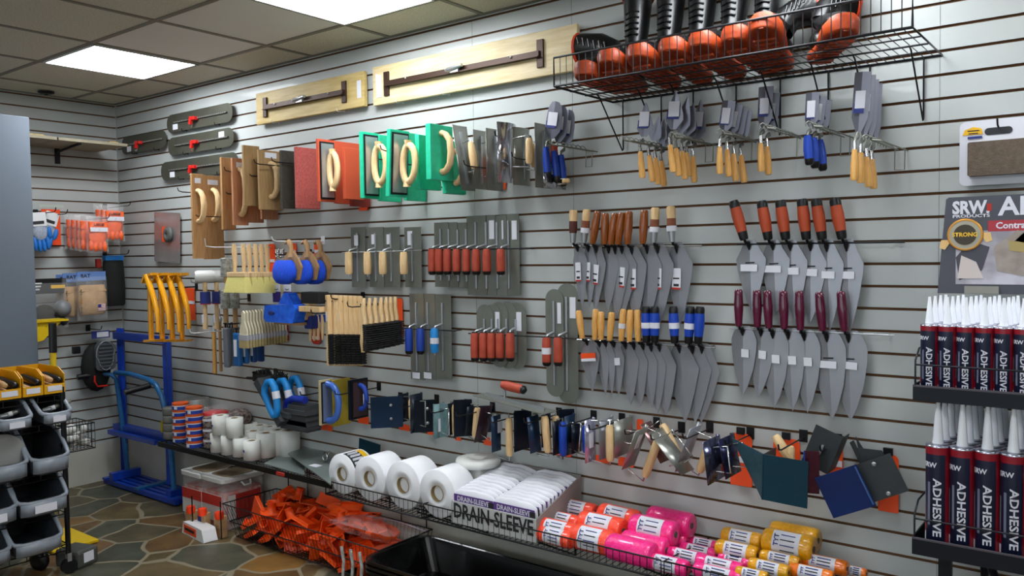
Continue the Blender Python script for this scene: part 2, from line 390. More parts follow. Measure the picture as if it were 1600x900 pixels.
def boot(loc, rz, label, tall=.30, lean=0, tilt=0, rx=0, fold=None):
    """toe points to -y; loc = under the heel on the shelf"""
    t = T('rubber_boot', label, 'boot', loc, rz=rz, ry=tilt, rx=rx, group=None)
    def foot(y, k=1):                       # half width along the sole, heel y=.02 to toe y=-.29
        u = (0.02-y)/.31
        return (.034+.016*math.sin(min(1, max(0, u))*PI*.9)+.014*max(0, u-.45))*k if 0 < u < 1 else .01
    ys = [.025, .015, -.02, -.06, -.11, -.16, -.21, -.25, -.28, -.297, -.303]
    ws = [.02, .034, .039, .036, .038, .046, .052, .051, .043, .028, .01]
    def ringz(z, k, dy=0): 
        L = [(w_*k, y) for w_, y in zip(ws, ys)]
        return [(w_, y+dy, z) for w_, y in L]+[(-w_, y+dy, z) for w_, y in L[::-1]]
    s_ = B(); lift = lambda R_, q: [(x_, y_, z_+max(0, -y_-.17)*q) for x_, y_, z_ in R_]
    s_.ring([lift(ringz(.004, .6), .12), lift(ringz(0, .88), .12), lift(ringz(.006, 1.03), .16), lift(ringz(.018, 1.1), .22), lift(ringz(.030, 1.05), .27), lift(ringz(.036, .9), .27)], smooth=True)
    so = s_.obj('sole', sole, t)
    b = B()
    for i in range(9): y = .0-.03*i; b.box((0, y-.01, -.002), (.07, .012, .006))
    b.obj('tread', sole, so)
    u = B(); rings = []
    # spine of the boot: toe to ankle to shaft
    for (y, z, rx_, rz_, ang) in ((-.296, .045, .02, .012, 90), (-.285, .052, .04, .022, 90), (-.25, .06, .05, .032, 90), (-.20, .066, .05, .04, 84), (-.15, .076, .045, .05, 72), (-.10, .095, .041, .058, 50), (-.05, .13, .039, .058, 25), (-.035, .18, .041, .052, 6), (-.035, .25, .047, .054, 0), (-.035+lean, tall, .055, .06, 0))[:10 if fold is None else 7]:
        a_ = math.radians(ang); r_ = []
        for j in range(14):
            c_, s2_ = math.cos(2*PI*j/14), math.sin(2*PI*j/14)
            r_.append((rx_*c_, y+rz_*s2_*math.cos(a_), z+rz_*s2_*math.sin(a_)))
        rings.append(r_)
    u.ring(rings, cap=True); up = u.obj('upper', bootr, t)
    B().ball((0, -.02, .06), (.039, .045, .045)).obj('heel_counter', bootr, up)
    if fold is not None:
        sg = fold; u2 = B().tube([(0, -.045, .115), (sg*.03, -.03, .16), (sg*.09, -.01, .19), (sg*.17, .0, .20), (sg*.2, .0, .2)], [.045, .048, .052, .058, .06], 14, flat=.85).obj('shaft', bootr, t)
        B().tube([(sg*.2, .052*math.cos(2*PI*j/16), .2+.06*math.sin(2*PI*j/16)) for j in range(16)], .006, 6, closed=True).obj('top_trim', trimo, t)
        b = B()
        for i in range(6): b.tube([(sg*(.03+.025*i), -.075, .15+.01*i), (sg*(.04+.025*i), -.07, .19+.008*i)], .004, 5)
        b.obj('laces', bootr, t)
        return t
    B().tube([(.057*math.cos(2*PI*j/16), -.035+lean+.062*math.sin(2*PI*j/16), tall+.002) for j in range(16)], .005, 6, closed=True).obj('top_trim', trimo, t)
    b = B()
    for i in range(9):
        z = .105+.022*i; y = -.118+.0125*min(i, 3)+.002*i if i < 4 else -.089
        b.tube([(-.028, y+.006, z), (0, y-.004, z+.006), (.028, y+.006, z+.002)], .0035, 5)
    b.obj('laces', bootr, t)
    return t
for px, lab, rz, tall in (
    (936, 'black laced boot with orange sole leaning left, second from the left on the wire shelf', .12, .35),
    (990, 'upright black laced boot with orange sole, third from left on the wire shelf', .04, .37),
    (1042, 'upright black laced boot with orange sole, fourth from left on the wire shelf', .03, .37),
    (1096, 'upright black boot with wide orange toe, fifth from left on the wire shelf', -.03, .37),
    (1152, 'upright black boot with wide orange toe, sixth from left on the wire shelf', -.06, .37)):
    q = at(px, 105, .40); boot((q.x, -.115, ZT+.004), rz, lab, tall, rx=-.13)
q = at(905, 128, .42); t = boot((q.x+.01, -.12, ZT+.008), 0, 'black boot folded flat with orange sole at the far left of the wire shelf', .2, fold=-1)
for px, lab, rz, z, xo in ((1190, 'black boot tipped back with its orange sole facing out, second from right of the pile', .12, .045, 0), (1236, 'rightmost boot lying with its orange sole facing out on the wire shelf', .55, -.1, -.03)):
    q = at(px, 78, .36); t = boot((q.x-.01-xo, -.14, ZT+.004), rz, lab, .22, rx=-.13-z, fold=.6)
# ---------------------------------------------------------------- floats hanging edge-on along the long wall, on black pegs
def peg(loc, L, label, group, m=None, r=.003, tip=.03, prong2=0):
    m = m or black
    t = T('peg_hook', label, 'hook', loc, group=group)
    B().box((0, -.002, .006), (.03, .004, .045)).obj('back_plate', m, t, bevel=.001)
    B().tube([(0, -.002, 0), (0, -L+tip, 0), (0, -L+.006, .006), (0, -L, tip*.8)], r, 6).obj('prong', m, t)
    return t
fir = mat('fir_board', ('a37648', 'b48a5c'), .55, nscale=10, stretch=(9, 9, 1)); cedar = mat('cedar_board', ('a8704c', 'b88260'), .55, nscale=10, stretch=(9, 9, 1))
oak = mat('brown_board', ('94744a', 'a3845a'), .55, nscale=10, stretch=(9, 9, 1))
coarse = mat('coarse_rubber', ('a44a44', 'b85d55'), .8, nscale=90, bump=.8, bscale=150); orub = mat('orange_rubber', 'c04e30', .6)
green = mat('green_foam', ('1db98c', '27c599'), .55, nscale=40); spong = mat('dark_sponge', ('34322a', '3d3b32'), .9, nscale=60, bump=.4)
def bow(L, out, m, t, th, wy=.014, y=0, z=0, r=.0135):     # open bow handle standing off a board towards +x
    pts = [(th/2, y, z-L/2), (th/2+out*.45, y, z-L*.46), (th/2+out*.85, y, z-L*.3), (th/2+out, y, z), (th/2+out*.85, y, z+L*.3), (th/2+out*.45, y, z+L*.46), (th/2, y, z+L/2)]
    B().tube(pts, [r*1.15, r, r, r*1.1, r, r, r*1.15], 10, flat=1.25).obj('handle', m, t)
def loop(L, out, m, t, th, y=0, z=0, r=.0145):              # closed oval handle
    pts = []
    for j in range(20):
        a = 2*PI*j/20; pts.append((th/2+out/2+(out/2-r*.3)*math.cos(a)*(1 if math.cos(a) > 0 else .75), y, z+(L/2-r)*math.sin(a)))
    b = B().tube(pts, r, 10, closed=True, flat=1.15).tube([(th/2+out*.45, y, z+L/2-r*1.4), (th/2+out*.45, y, z+L/2+.008)], [.014, .018], 10).tube([(th/2+out*.45, y, z-L/2+r*1.4), (th/2+out*.45, y, z-L/2-.008)], [.014, .018], 10)
    b.obj('handle', m, t)
def hfloat(pl, pr, py, hp, din, m, label, th=.018, handle=None, name='float', cat='float', hz=0, hL=.6, out=.055, plate=None, ry=0, rz=0, rx=0, tagz=None, w_=None):
    c, Wd, Hh = perp(pl, pr, py, hp, din)
    if w_: Wd = w_
    t = T(name, label, cat, c, ry=ry, rz=rz, rx=rx)
    B().box((0, 0, 0), (th, Wd, Hh)).obj({'wooden_float': 'board'}.get(name, 'pad'), m, t, bevel=.002)
    th2 = th
    if plate:
        B().box((th/2+.003, 0, 0), (.006, Wd*.84, Hh*.92)).obj('backing', black, t)
        B().box((th/2+.007, 0, 0), (.003, Wd*.72, Hh*.86)).obj('plate', plate, t); th2 = th+.016
    if handle == 'bow': bow(Hh*hL, out, wood, t, th2, z=hz*Hh)
    if handle == 'loop': loop(Hh*hL, out, wood, t, th2, z=hz*Hh)
    if tagz is not None: B().box((th/2+.001, 0, Hh*tagz), (.002, Wd*.5, .03)).obj('price_label', paper, t)
    return t, c, Wd, Hh
G = 'wooden_float'
hfloat(300, 318, 338, 132, .20, fir, 'tall tan wooden float with bow handle, leftmost on the pegs', handle='bow', hL=.36, hz=.12, name=G, tagz=.42, out=.06)
hfloat(317, 348, 340, 130, .02, fir, 'tall tan wooden float second from the left, its handle half hidden', handle='bow', hL=.36, hz=.15, name=G, tagz=.42)
hfloat(346, 366, 303, 112, .10, fir, 'medium tan wooden float with two dark holes, left of the pink cedar one', name=G)
hfloat(363, 386, 300, 104, .12, cedar, 'pinkish cedar wooden float with a slim bow handle', handle='bow', hL=.68, name=G, tagz=.4, out=.05)
hfloat(384, 410, 300, 96, .02, cedar, 'pinkish cedar wooden float showing below the brown ones', name=G)
hfloat(380, 405, 275, 94, .13, oak, 'brown wooden float standing proud, left of the labelled brown float', name=G)
hfloat(407, 432, 296, 94, .012, cedar, 'pinkish wooden float mostly hidden behind the labelled brown float', name=G)
hfloat(404, 440, 282, 92, .055, oak, 'wide brown wooden float with bow handle and a white tag near its top', handle='bow', hL=.56, name=G, tagz=.42)
hfloat(439, 461, 281, 90, .10, spong, 'dark grey sponge float between the wooden and red floats', name='sponge_float', th=.02)
hfloat(450, 470, 281, 88, .06, black, 'thin black float just behind the dark grey sponge float', name='rubber_float', th=.012)
hfloat(462, 498, 279, 95, .05, coarse, 'coarse pinkish red rubber float, leftmost of the red floats', name='rubber_float', th=.02)
hfloat(496, 522, 267, 97, .22, orub, 'orange rubber float with steel plate and oval wooden handle', name='rubber_float', handle='loop', hL=.62, out=.075, plate=alu, th=.016)
hfloat(522, 564, 271, 96, .012, orub, 'wide orange rubber float behind, with half hidden wooden handle', name='rubber_float', handle=None, th=.018)
hfloat(537, 566, 272, 80, .12, orub, 'smaller orange rubber float in front, beside the green floats', name='rubber_float', th=.02)
hfloat(548, 577, 312, 22, .02, mat('dark_red_rubber', '8d2c20', .6), 'low dark red float end showing beneath the orange floats', name='rubber_float', th=.02)
hfloat(564, 590, 259, 103, .19, green, 'green foam float with steel plate and oval wooden handle, leftmost of the green', name='foam_float', handle='loop', hL=.64, out=.1, plate=alu, th=.022)
hfloat(591, 624, 264, 102, .012, green, 'green foam float back to front, behind the leftmost oval handle', name='foam_float', th=.022)
hfloat(606, 636, 256, 104, .2, green, 'green foam float with oval wooden handle and small dark label, second from left', name='foam_float', handle='loop', hL=.64, out=.1, plate=alu, th=.022, ry=.06)
hfloat(634, 664, 262, 104, .012, green, 'green foam float behind the second oval handle', name='foam_float', th=.022, ry=.04)
hfloat(652, 686, 255, 84, .09, green, 'smaller green foam float, left of the foremost green one', name='foam_float', th=.025)
hfloat(669, 704, 239, 86, .13, green, 'foremost green foam float standing highest of the green', name='foam_float', handle='bow', hL=.7, th=.03)
hfloat(690, 722, 262, 84, .03, green, 'green foam float slanting behind, nearest the steel trowels', name='foam_float', th=.022, ry=-.12, handle='bow', hL=.6)
for px, py, L in ((313, 302, .30), (376, 270, .26), (425, 259, .27), (452, 256, .27), (520, 262, .26), (594, 250, .27), (628, 240, .3), (690, 228, .26)):
    a = at(px, py, .14); peg((a.x+.02, -.0005, a.z), L, 'black peg carrying floats in the upper row', 'black pegs of the float row')

# steel trowels hanging edge-on to the right of the green floats
mirror = mat('polished_steel', ('b4b4be', 'c8c8d0'), .16, .95, nscale=6); oldst = mat('brushed_steel', ('8b8c84', '9a9b94'), .3, .7, nscale=8)
def edge_trowel(pl, pr, py, hp, din, label, m, handle=wood, hpx=None, ry=0, rz=0, curve=0, hL=.4, w_=None, out=.055, nm='finishing_trowel', cat='trowel', hy=0):
    c, Wd, Hh = perp(pl, pr, py, hp, din)
    if w_: Wd = w_
    t = T(nm, label, cat, c, ry=ry, rz=rz)
    n = 8; pts = []
    for i in range(n+1):
        u = i/n-.5; pts.append((curve*(4*u*u), u*Wd))
    b = B(); vs = [(x, y, z) for z in (-Hh/2, Hh/2) for x, y in pts]+[(x-.0016, y, z) for z in (-Hh/2, Hh/2) for x, y in pts]
    k = n+1; fs = []
    for i in range(n): fs += [(i, i+1, i+1+k, i+k), (2*k+i, 3*k+i, 3*k+i+1, 2*k+i+1), (i, 2*k+i, 2*k+i+1, i+1), (k+i, k+i+1, 3*k+i+1, 3*k+i)]
    fs += [(0, k, 3*k, 2*k), (n, 2*k+n, 3*k+n, k+n)]
    b.add(vs, fs, True).obj('blade', m, t)
    B().box((.004, 0, 0), (.008, .012, Hh*.8)).obj('spine', alu, t)
    L = Hh*hL
    B().tube([(.004, 0, L*.55), (out, hy, L*.62), (out, hy, -L*.62), (.004, 0, -L*.55)], .0035, 6).obj('bracket', chrome, t)
    B().lathe([(.012, -L/2), (.0165, -L*.4), (.0175, 0), (.015, L*.4), (.012, L/2)], 14, M=tr(out, hy, 0)).obj('handle', handle, t)
    return t
edge_trowel(713, 735, 247, 104, .10, 'thin steel trowel hanging slanted, first to the right of the green floats', oldst, ry=-.16, curve=.004)
edge_trowel(740, 762, 250, 92, .05, 'steel trowel with pale wooden handle, second right of the green floats', oldst, hL=.5, out=.07)
edge_trowel(760, 786, 250, 96, .05, 'steel trowel with an empty frame bracket, left of the curved shiny one', oldst, hL=.45, handle=redr)
edge_trowel(783, 812, 239, 94, .10, 'curved shiny steel trowel with pale wooden handle', mirror, curve=-.02, hL=.42, out=.1)
edge_trowel(806, 832, 245, 90, .03, 'curved dark steel trowel behind the pale wooden handle', oldst, curve=-.015, handle=wood2)
edge_trowel(836, 862, 244, 100, .04, 'flat dark steel trowel left of the blue handled pointing trowels', oldst, handle=redr, hL=.3)
edge_trowel(850, 884, 284, 22, .02, 'low shiny trowel end under the blue handles', mirror, hL=.3)
for px, py in ((752, 262), (800, 218), (826, 250)):
    a = at(px, py, .12); peg((a.x, -.0005, a.z), .24, 'black peg carrying the edge-on steel trowels', 'black pegs of the steel trowels')
for px, py, hp in ((783, 268, 58), (636, 302, 10), (568, 326, 6)):
    a, W_, H_ = rect(px, py, 14, hp, .008)
    t = T('sale_tag', {783: 'orange tall tag on the wall behind the steel trowels', 636: 'red tag edge under the green floats', 568: 'small red tag edge under the orange floats'}[px], 'tag', a)
    B().prism(rr(W_, H_, min(.012, H_*.3)), .002).obj('card', orange, t); B().box((0, -.002, H_*.4), (W_*.3, .002, H_*.12)).obj('clip', black, t)
# ---------------------------------------------------------------- trowels on the long wall
blade_m = mat('trowel_steel', ('93949a', 'a0a1a7'), .32, .5, nscale=5)
leather = mat('leather_grip', ('7d4630', '8e5238'), .6, nscale=60, stretch=(1, 1, 6)); dleather = mat('dark_leather_grip', '532a22', .6)
purple = mat('purple_resin', ('4a0c26', '5e1234'), .22, coat=.6, nscale=6)
def frame(d):                               # local x,z axes from a direction in the x,z plane
    return math.atan2(d.x, -d.z)
def brick_trowel(h0, neck, tip, wp, label, hm='amber', d=.045, yaw=-.14, tagk=None, group=None, shape='brick', out=.03, hr=.0155, wtop=.24, tagt=.5, name='brick_trowel', flip=False, bm_=None, nk=.62):
    """h0 free end of the handle, neck where handle meets tang, tip of the blade: photograph pixels"""
    n_ = at(neck[0], neck[1], d); tp = at(tip[0], tip[1], d); W_ = abs(at(neck[0]+wp/2, (neck[1]+tip[1])/2, d).x-at(neck[0]-wp/2, (neck[1]+tip[1])/2, d).x)
    hp_ = at(h0[0], h0[1], d+out)
    t = T(name, label, 'trowel', n_, group=group, rz=yaw)
    Mi = Matrix.Rotation(-yaw, 4, 'Z')
    td = Mi @ (tp-n_); L = math.hypot(td.x, td.z); ang = math.atan2(td.x, -td.z)
    M = rot('Y', -ang)
    s = W_/2; b = B(); f = .006
    # outline from heel to tip, V fold added along the middle so the halves shade differently
    if shape == 'brick': out_ = [(0, .012), (.16*s+.01, .012), (s*.62, -.09*L), (s, -wtop*L), (s*.93, -.36*L), (s*.66, -.6*L), (s*.32, -.84*L), (0, -L)]
    elif shape == 'wide': out_ = [(0, .012), (.3*s+.01, .012), (s*.8, -.05*L), (s, -.16*L), (s*.97, -.32*L), (s*.74, -.6*L), (s*.36, -.85*L), (0, -L)]
    elif shape == 'rect': out_ = [(0, -.02), (s*.35, -.02), (s, -.32*L), (s, -.5*L), (s, -.75*L), (s, -.9*L), (s, -L), (0, -L)]
    elif shape == 'round': out_ = [(0, -.02), (s*.35, -.02), (s, -.3*L), (s, -.6*L), (s*.9, -.8*L), (s*.75, -.9*L), (s*.45, -.98*L), (0, -L)]
    else: out_ = [(0, -.02), (s*.3, -.02), (s, -.34*L), (s*.9, -.48*L), (s*.62, -.68*L), (s*.36, -.83*L), (s*.15, -.95*L), (0, -L)]
    vs = []
    for side in (1, -1):
        for th in (0, .0016):
            for x, z in out_: vs.append((side*x, th+f*(x/s), z))
    k = len(out_)
    fs = []
    for q in (0, 2):
        a0, b0 = q*k, (q+1)*k
        ctr = list(range(k)); fs.append([a0+i for i in ctr]); fs.append([b0+i for i in ctr][::-1])
        for i in range(k-1): fs.append([a0+i, b0+i, b0+i+1, a0+i+1])
    b.add(vs, fs, False, M)
    bl = b.obj('blade', bm_ or blade_m, t)
    # tang: forged wedge on the blade then bend out to the handle
    hd = Mi @ (hp_-n_)
    B().tube([M @ Vector((0, -.004, -nk*.16*L)), M @ Vector((0, -.006, -.03*L)), Vector((0, -.010, .002)), Vector((hd.x*.06, -out*.8, hd.z*.02)), Vector((hd.x*.12, -out, hd.z*.12))], [.002, .0085, .008, .0055, .005], 8).obj('tang', black if shape in ('brick', 'wide') else dsteel, t)
    a0 = Vector((hd.x*.08, -out, hd.z*.08)); a1 = Vector((hd.x, hd.y, hd.z)); Lh = (a1-a0).length; dr = (a1-a0).normalized()
    Q = Matrix.Translation(a0) @ dr.to_track_quat('Z', 'Y').to_matrix().to_4x4()
    pr = [(.7, 0), (.82, .06), (.92, .2), (1.08, .45), (1.1, .62), (1.0, .82), (.97, .95), (.7, 1)]
    if hm in ('orange', 'blue'):
        cm_ = {'orange': mat('orange_grip', 'a8421f', .5), 'blue': mat('blue_grip', '1640a8', .4)}[hm]
        h = B().lathe([(hr*r, z*Lh) for r, z in pr[2:6]], 16, M=Q).obj('handle', cm_, t)
        B().lathe([(hr*.75, 0), (hr*.85, .05*Lh), (hr*.93, .2*Lh)], 16, M=Q).obj('ferrule', blackp, t)
        B().lathe([(hr*1.0, .82*Lh), (hr*1.0, .93*Lh), (hr*.8, 1.0*Lh)], 16, M=Q).obj('end_cap', blackp, t)
    elif hm in ('twotone', 'twotone_dark'):
        h = B().lathe([(hr*r, z*Lh) for r, z in ((.92, .66), (1.0, .8), (.95, .96), (.7, 1))], 16, M=Q).obj('handle', wood, t)
        B().lathe([(hr*r, z*Lh) for r, z in ((.85, .3), (1.0, .42), (.98, .66))], 16, M=Q).obj('grip', leather if hm == 'twotone' else dleather, t)
        B().lathe([(hr*.6, 0), (hr*.85, .3*Lh)], 16, M=Q).obj('ferrule', alu, t)
    elif hm == 'small':                       # yellow wood handle with bright ferrule
        h = B().lathe([(hr*r, z*Lh) for r, z in ((.62, .22), (.75, .3), (.98, .6), (1.0, .92), (.85, 1))], 14, M=Q).obj('handle', honey, t)
        B().lathe([(hr*.45, 0), (hr*.62, .24*Lh)], 14, M=Q).obj('ferrule', chrome, t)
    elif hm == 'smallblue':
        h = B().lathe([(hr*r, z*Lh) for r, z in ((.7, .05), (.9, .2), (1.05, .5), (.95, .8))], 14, M=Q).obj('handle', mat('blue_grip', '1640a8', .4), t)
        B().lathe([(hr*.95, .8*Lh), (hr*.9, .95*Lh), (hr*.6, Lh)], 14, M=Q).obj('end_cap', blackp, t)
    else:
        mm = {'amber': amber, 'honey': honey, 'purple': purple}[hm]
        h = B().lathe([(hr*r, z*Lh) for r, z in pr], 16, M=Q).obj('handle', mm, t)
    if tagk == 'price':
        lb = B().box((0, -.003, -.36*L), (W_*.55, .0012, .025), M=M @ rot('Y', .05)).obj('price_label', paper, t)
        B().box((.0, -.0018, -.285*L), (W_*.3, .0012, .005), M=M).obj('stamped_mark', ink, t)
    elif tagk in ('card', 'smallcard'):
        cw, ch = (.042, .082) if tagk == 'card' else (.03, .08)
        lb = B().box((0, -.004, -tagt*L), (cw, .0012, ch), M=M @ rot('Y', .05)).obj('price_card', paper, t)
        B().box((0, -.0046, -tagt*L-ch*.46), (cw, .0012, ch*.09), M=M @ rot('Y', .05)).obj('red_edge', redp, lb)
        B().box((0, -.0048, -tagt*L-ch*.3), (cw*.6, .001, ch*.12), M=M @ rot('Y', .05)).obj('bar_code', ink, lb)
        B().box((0, -.0048, -tagt*L+ch*.02), (cw*.7, .001, ch*.07), M=M @ rot('Y', .05)).obj('lettering', ink, lb)
    elif tagk == 'blue':
        lb = B().box((0, -.004, -.58*L), (W_*.6, .0012, .055), M=M).obj('price_card', paper, t); B().box((W_*.06, -.0036, -.45*L+.0), (W_*.62, .001, .03), M=M).obj('blue_edge', navy, lb)
    elif tagk == 'square':
        B().box((.01, -.004, -.36*L), (.03, .0012, .03), M=M).obj('price_label', paper, t)
    elif tagk == 'orange':
        lb = B().box((0, -.006, -.31*L), (W_*.75, .0012, .03), M=M).obj('orange_label', orange, t); B().box((0, -.0062, -.37*L), (W_*.75, .0012, .012), M=M).obj('white_band', paper, lb)
    if tagk == 'handletag' or (hm in ('twotone',) and tagk and tagk != 'none'):
        B().lathe([(hr*1.12, .40*Lh if hm != 'twotone' else .3*Lh), (hr*1.12, .56*Lh if hm != 'twotone' else .45*Lh)], 16, M=Q, cap=False).obj('price_band', paper, t)
    return t
def rail(p0, p1, d, label, m, r=.0035, ends=True, zo=0):
    a, b_ = at(p0[0], p0[1], d), at(p1[0], p1[1], d)
    t = T('display_rail', label, 'rail', (a.x, -d, a.z)); v = b_-a
    b = B().tube([(0, 0, 0), v], r, 8); b.obj('rod', m, t)
    for f in (.04, .96):
        x = v.x*f; z = v.z*f
        B().tube([(x, d-.0005, z), (x, 0, z)], r*.9, 6).obj('standoff', m, t)
    return t
# upper right: six orange handled trowels
rail((1152, 382), (1414, 378), .045, 'black rail carrying the orange handled brick trowels', black)
R = [((1146, 314), (1171, 380), (1175, 487)), ((1190, 314), (1208, 380), (1213, 492)), ((1219, 313), (1235, 380), (1242, 501)), ((1253, 311), (1267, 380), (1266, 506)), ((1275, 311), (1292, 380), (1297, 517)), ((1304, 310), (1323, 379), (1328, 520))]
for i, (h, n, tp) in enumerate(R):
    brick_trowel(h, n, tp, 50, 'brick trowel with orange and black grip on the upper right rail, '+nth(i, 6), 'orange', tagk='price', group='orange handled brick trowels', hr=.019)
rail((1140, 513), (1397, 524), .045, 'thin silver rail carrying the purple handled brick trowels', alu, .0025)
R = [((1154, 452), (1161, 514), (1161, 618), 42), ((1183, 453), (1190, 515), (1184, 622), 42), ((1199, 454), (1208, 517), (1210, 638), 48), ((1224, 454), (1232, 518), (1239, 642), 48), ((1249, 454), (1257, 520), (1262, 645), 48), ((1280, 456), (1292, 521), (1301, 656), 56), ((1314, 455), (1326, 522), (1329, 658), 58)]
for i, (h, n, tp, w_) in enumerate(R):
    brick_trowel(h, n, tp, w_, 'brick trowel with dark purple handle on the lower right rail, '+nth(i, 7), 'purple', tagk='price' if i in (5, 6) else 'square', group='purple handled brick trowels', hr=.0155, shape='wide')
# upper middle: ten trowels, amber and two-tone handles
rail((895, 385), (1097, 384), .05, 'silver rail carrying the amber handled brick trowels', chrome, .004)
R = [((896, 328), (903, 384), (911, 481), 26, 'twotone_dark', 'smallcard'), ((917, 327), (920, 384), (921, 481), 26, 'twotone', 'smallcard'), ((934, 330), (933, 385), (929, 489), 30, 'amber', 'card'), ((946, 333), (952, 386), (949, 488), 32, 'amber', None), ((961, 333), (962, 386), (964, 498), 42, 'amber', None),
     ((972, 332), (973, 386), (971, 498), 48, 'amber', 'card'), ((983, 330), (988, 386), (994, 505), 44, 'amber', 'card'), ((1007, 328), (1012, 385), (1012, 504), 46, 'amber', None), ((1024, 324), (1029, 384), (1031, 506), 48, 'twotone', 'card'), ((1048, 322), (1058, 383), (1063, 508), 48, 'twotone', 'card')]
for i, (h, n, tp, w_, hm, tg) in enumerate(R):
    brick_trowel(h, n, tp, w_, 'brick trowel with %s on the upper middle rail, %s' % ('amber wood handle' if hm == 'amber' else 'pale wood and leather grip', nth(i, 10)), hm, tagk=tg, group='brick trowels on the upper middle rail', yaw=-.2, hr=.0175 if hm != 'amber' else .016, tagt=.42, d=.05)
# lower middle: seven yellow and five blue handled trowels
rail((902, 531), (1118, 543), .05, 'silver rail carrying the yellow and blue handled trowels', chrome, .004)
R = [((904, 485), (918, 532), (927, 613), 35, 'honey', 'orange'), ((931, 483), (937, 534), (948, 617), 24, 'honey', None), ((939, 487), (947, 534), (958, 616), 24, 'honey', None), ((956, 488), (960, 535), (968, 618), 28, 'honey', 'square'), ((974, 483), (978, 536), (987, 633), 38, 'honey', 'handletag'), ((985, 484), (991, 537), (1003, 635), 38, 'honey', None), ((996, 484), (1005, 537), (1021, 637), 38, 'honey', None),
     ((1009, 479), (1018, 539), (1029, 646), 42, 'blue', 'handletag'), ((1023, 479), (1031, 539), (1043, 648), 48, 'blue', 'handletag'), ((1052, 479), (1062, 540), (1072, 660), 58, 'blue', 'handletag'), ((1079, 479), (1083, 541), (1087, 661), 58, 'blue', 'handletag'), ((1094, 479), (1098, 541), (1095, 661), 58, 'blue', None)]
for i, (h, n, tp, w_, hm, tg) in enumerate(R):
    brick_trowel(h, n, tp, w_, 'brick trowel with %s handle on the lower middle rail, %s' % ('yellow wood' if hm == 'honey' else 'blue and black', nth(i, 12)), hm, tagk=tg, group='brick trowels on the lower middle rail', yaw=-.2, hr=.0135 if hm == 'honey' else .018, d=.05, wtop=.3)

# finishing trowels hanging flat to the wall
def flat_trowel(px, py, wp, hp, hx, hy, hh, label, hm='red', r=0, group=None, tagz=None, d=.04, m=None, band=False, sp=.86, sz=0, hr=.02):
    a, Wd, Hh = rect(px, py, wp, hp, d)
    t = T('finishing_trowel', label, 'trowel', a, group=group)
    B().prism(rr(Wd, Hh, Wd*.5*r, 8), .0014).obj('blade', m or dsteel, t)
    B().box((0, -.006, sz*Hh), (.009, .011, Hh*sp)).obj('spine', alu, t, bevel=.002)
    b = at(hx, hy, d+.075); o = .055; hz = b.z-a.z; L = abs(at(hx, hy+hh/2, d+o).z-at(hx, hy-hh/2, d+o).z); ztop = hz+L/2+.004
    xo = at(hx, hy, d+o).x-a.x; xo = max(-.03, min(.03, xo))
    B().tube([(0, -.008, ztop+.01), (0, -.02, ztop+.012), (xo*.8, -o*.9, ztop+.004), (xo, -o, ztop-.006), (xo, -o, hz-L/2-.012)], [.006, .006, .005, .004, .004], 8).obj('shank', alu, t)
    mm = {'red': redr, 'wood': wood, 'blue': bluer, 'cyan': cyanr}[hm]
    h = B().lathe([(hr*.8, -L/2), (hr*.98, -L*.4), (hr, 0), (hr*.93, L*.4), (hr*.75, L/2)], 16, M=tr(xo, -o, hz)).obj('handle', mm, t)
    if hm in ('red', 'blue'):
        B().lathe([(hr*.6, -L/2-.008), (hr*.93, -L/2-.002), (hr*.99, -L*.42)], 16, M=tr(xo, -o, hz)).obj('end_cap', blackp, t)
        B().lathe([(hr*.8, L/2-.004), (hr*.7, L/2+.004)], 16, M=tr(xo, -o, hz)).obj('collar', blackp, t)
    if band: B().lathe([(hr*1.06, -.014), (hr*1.06, .014)], 16, M=tr(xo, -o, hz), cap=False).obj('price_band', paper, t)
    if tagz is not None: B().box((tagz[0]*Wd, -.003 if abs(tagz[0]) > .12 else -.013, tagz[1]*Hh), (tagz[2], .0015, tagz[3])).obj('price_label', paper, t)
    return t
rail((534, 395), (661, 391), .06, 'thin rail carrying the four pale wooden handled trowels', alu, .0025)
for i, (px, w_, hx, tz) in enumerate(((560, 22, 545, (0, .28, .03, .055)), (588.5, 23, 574, (-.18, .3, .025, .05)), (612.5, 25, 598, (-.18, .3, .025, .05)), (645.5, 26, 631, (-.15, .32, .032, .07)))):
    flat_trowel(px, 402, w_, 94, hx, 411, 35, 'grey finishing trowel with pale wooden handle hanging flat, '+nth(i, 4), 'wood', group="wooden handled finishing trowels", d=.046-.003*i, tagz=tz, sp=.8)
rail((660, 391), (829, 388), .06, 'black rail carrying the eight red handled trowels', black, .003)
for i, (sx, w_, cy, h_, hx, m_, tz) in enumerate(((690, 22, 398, 101, 675, None, None), (703, 24, 398, 101, 686, None, None), (717, 26, 399, 101, 699, None, None), (730, 28, 399, 103, 713.5, None, None), (745, 30, 399, 124, 728.5, None, None), (761, 28, 399, 124, 744, oldst, (.3, .32, .03, .085)), (778, 28, 399, 124, 760.5, oldst, (.3, .32, .01, .085)), (796, 31, 398, 127, 782.5, None, (.28, .3, .028, .085)))):
    flat_trowel(sx, cy, w_, h_, hx, 408, 38, 'finishing trowel with red rubber handle in the row of eight, '+nth(i, 8), 'red', group='red handled finishing trowels', m=m_, d=.048-.003*i, tagz=tz, sp=.84 if h_ > 110 else .8, sz=.0)
rail((625, 513), (712, 517), .06, 'rail carrying the blue handled trowels', black, .003)
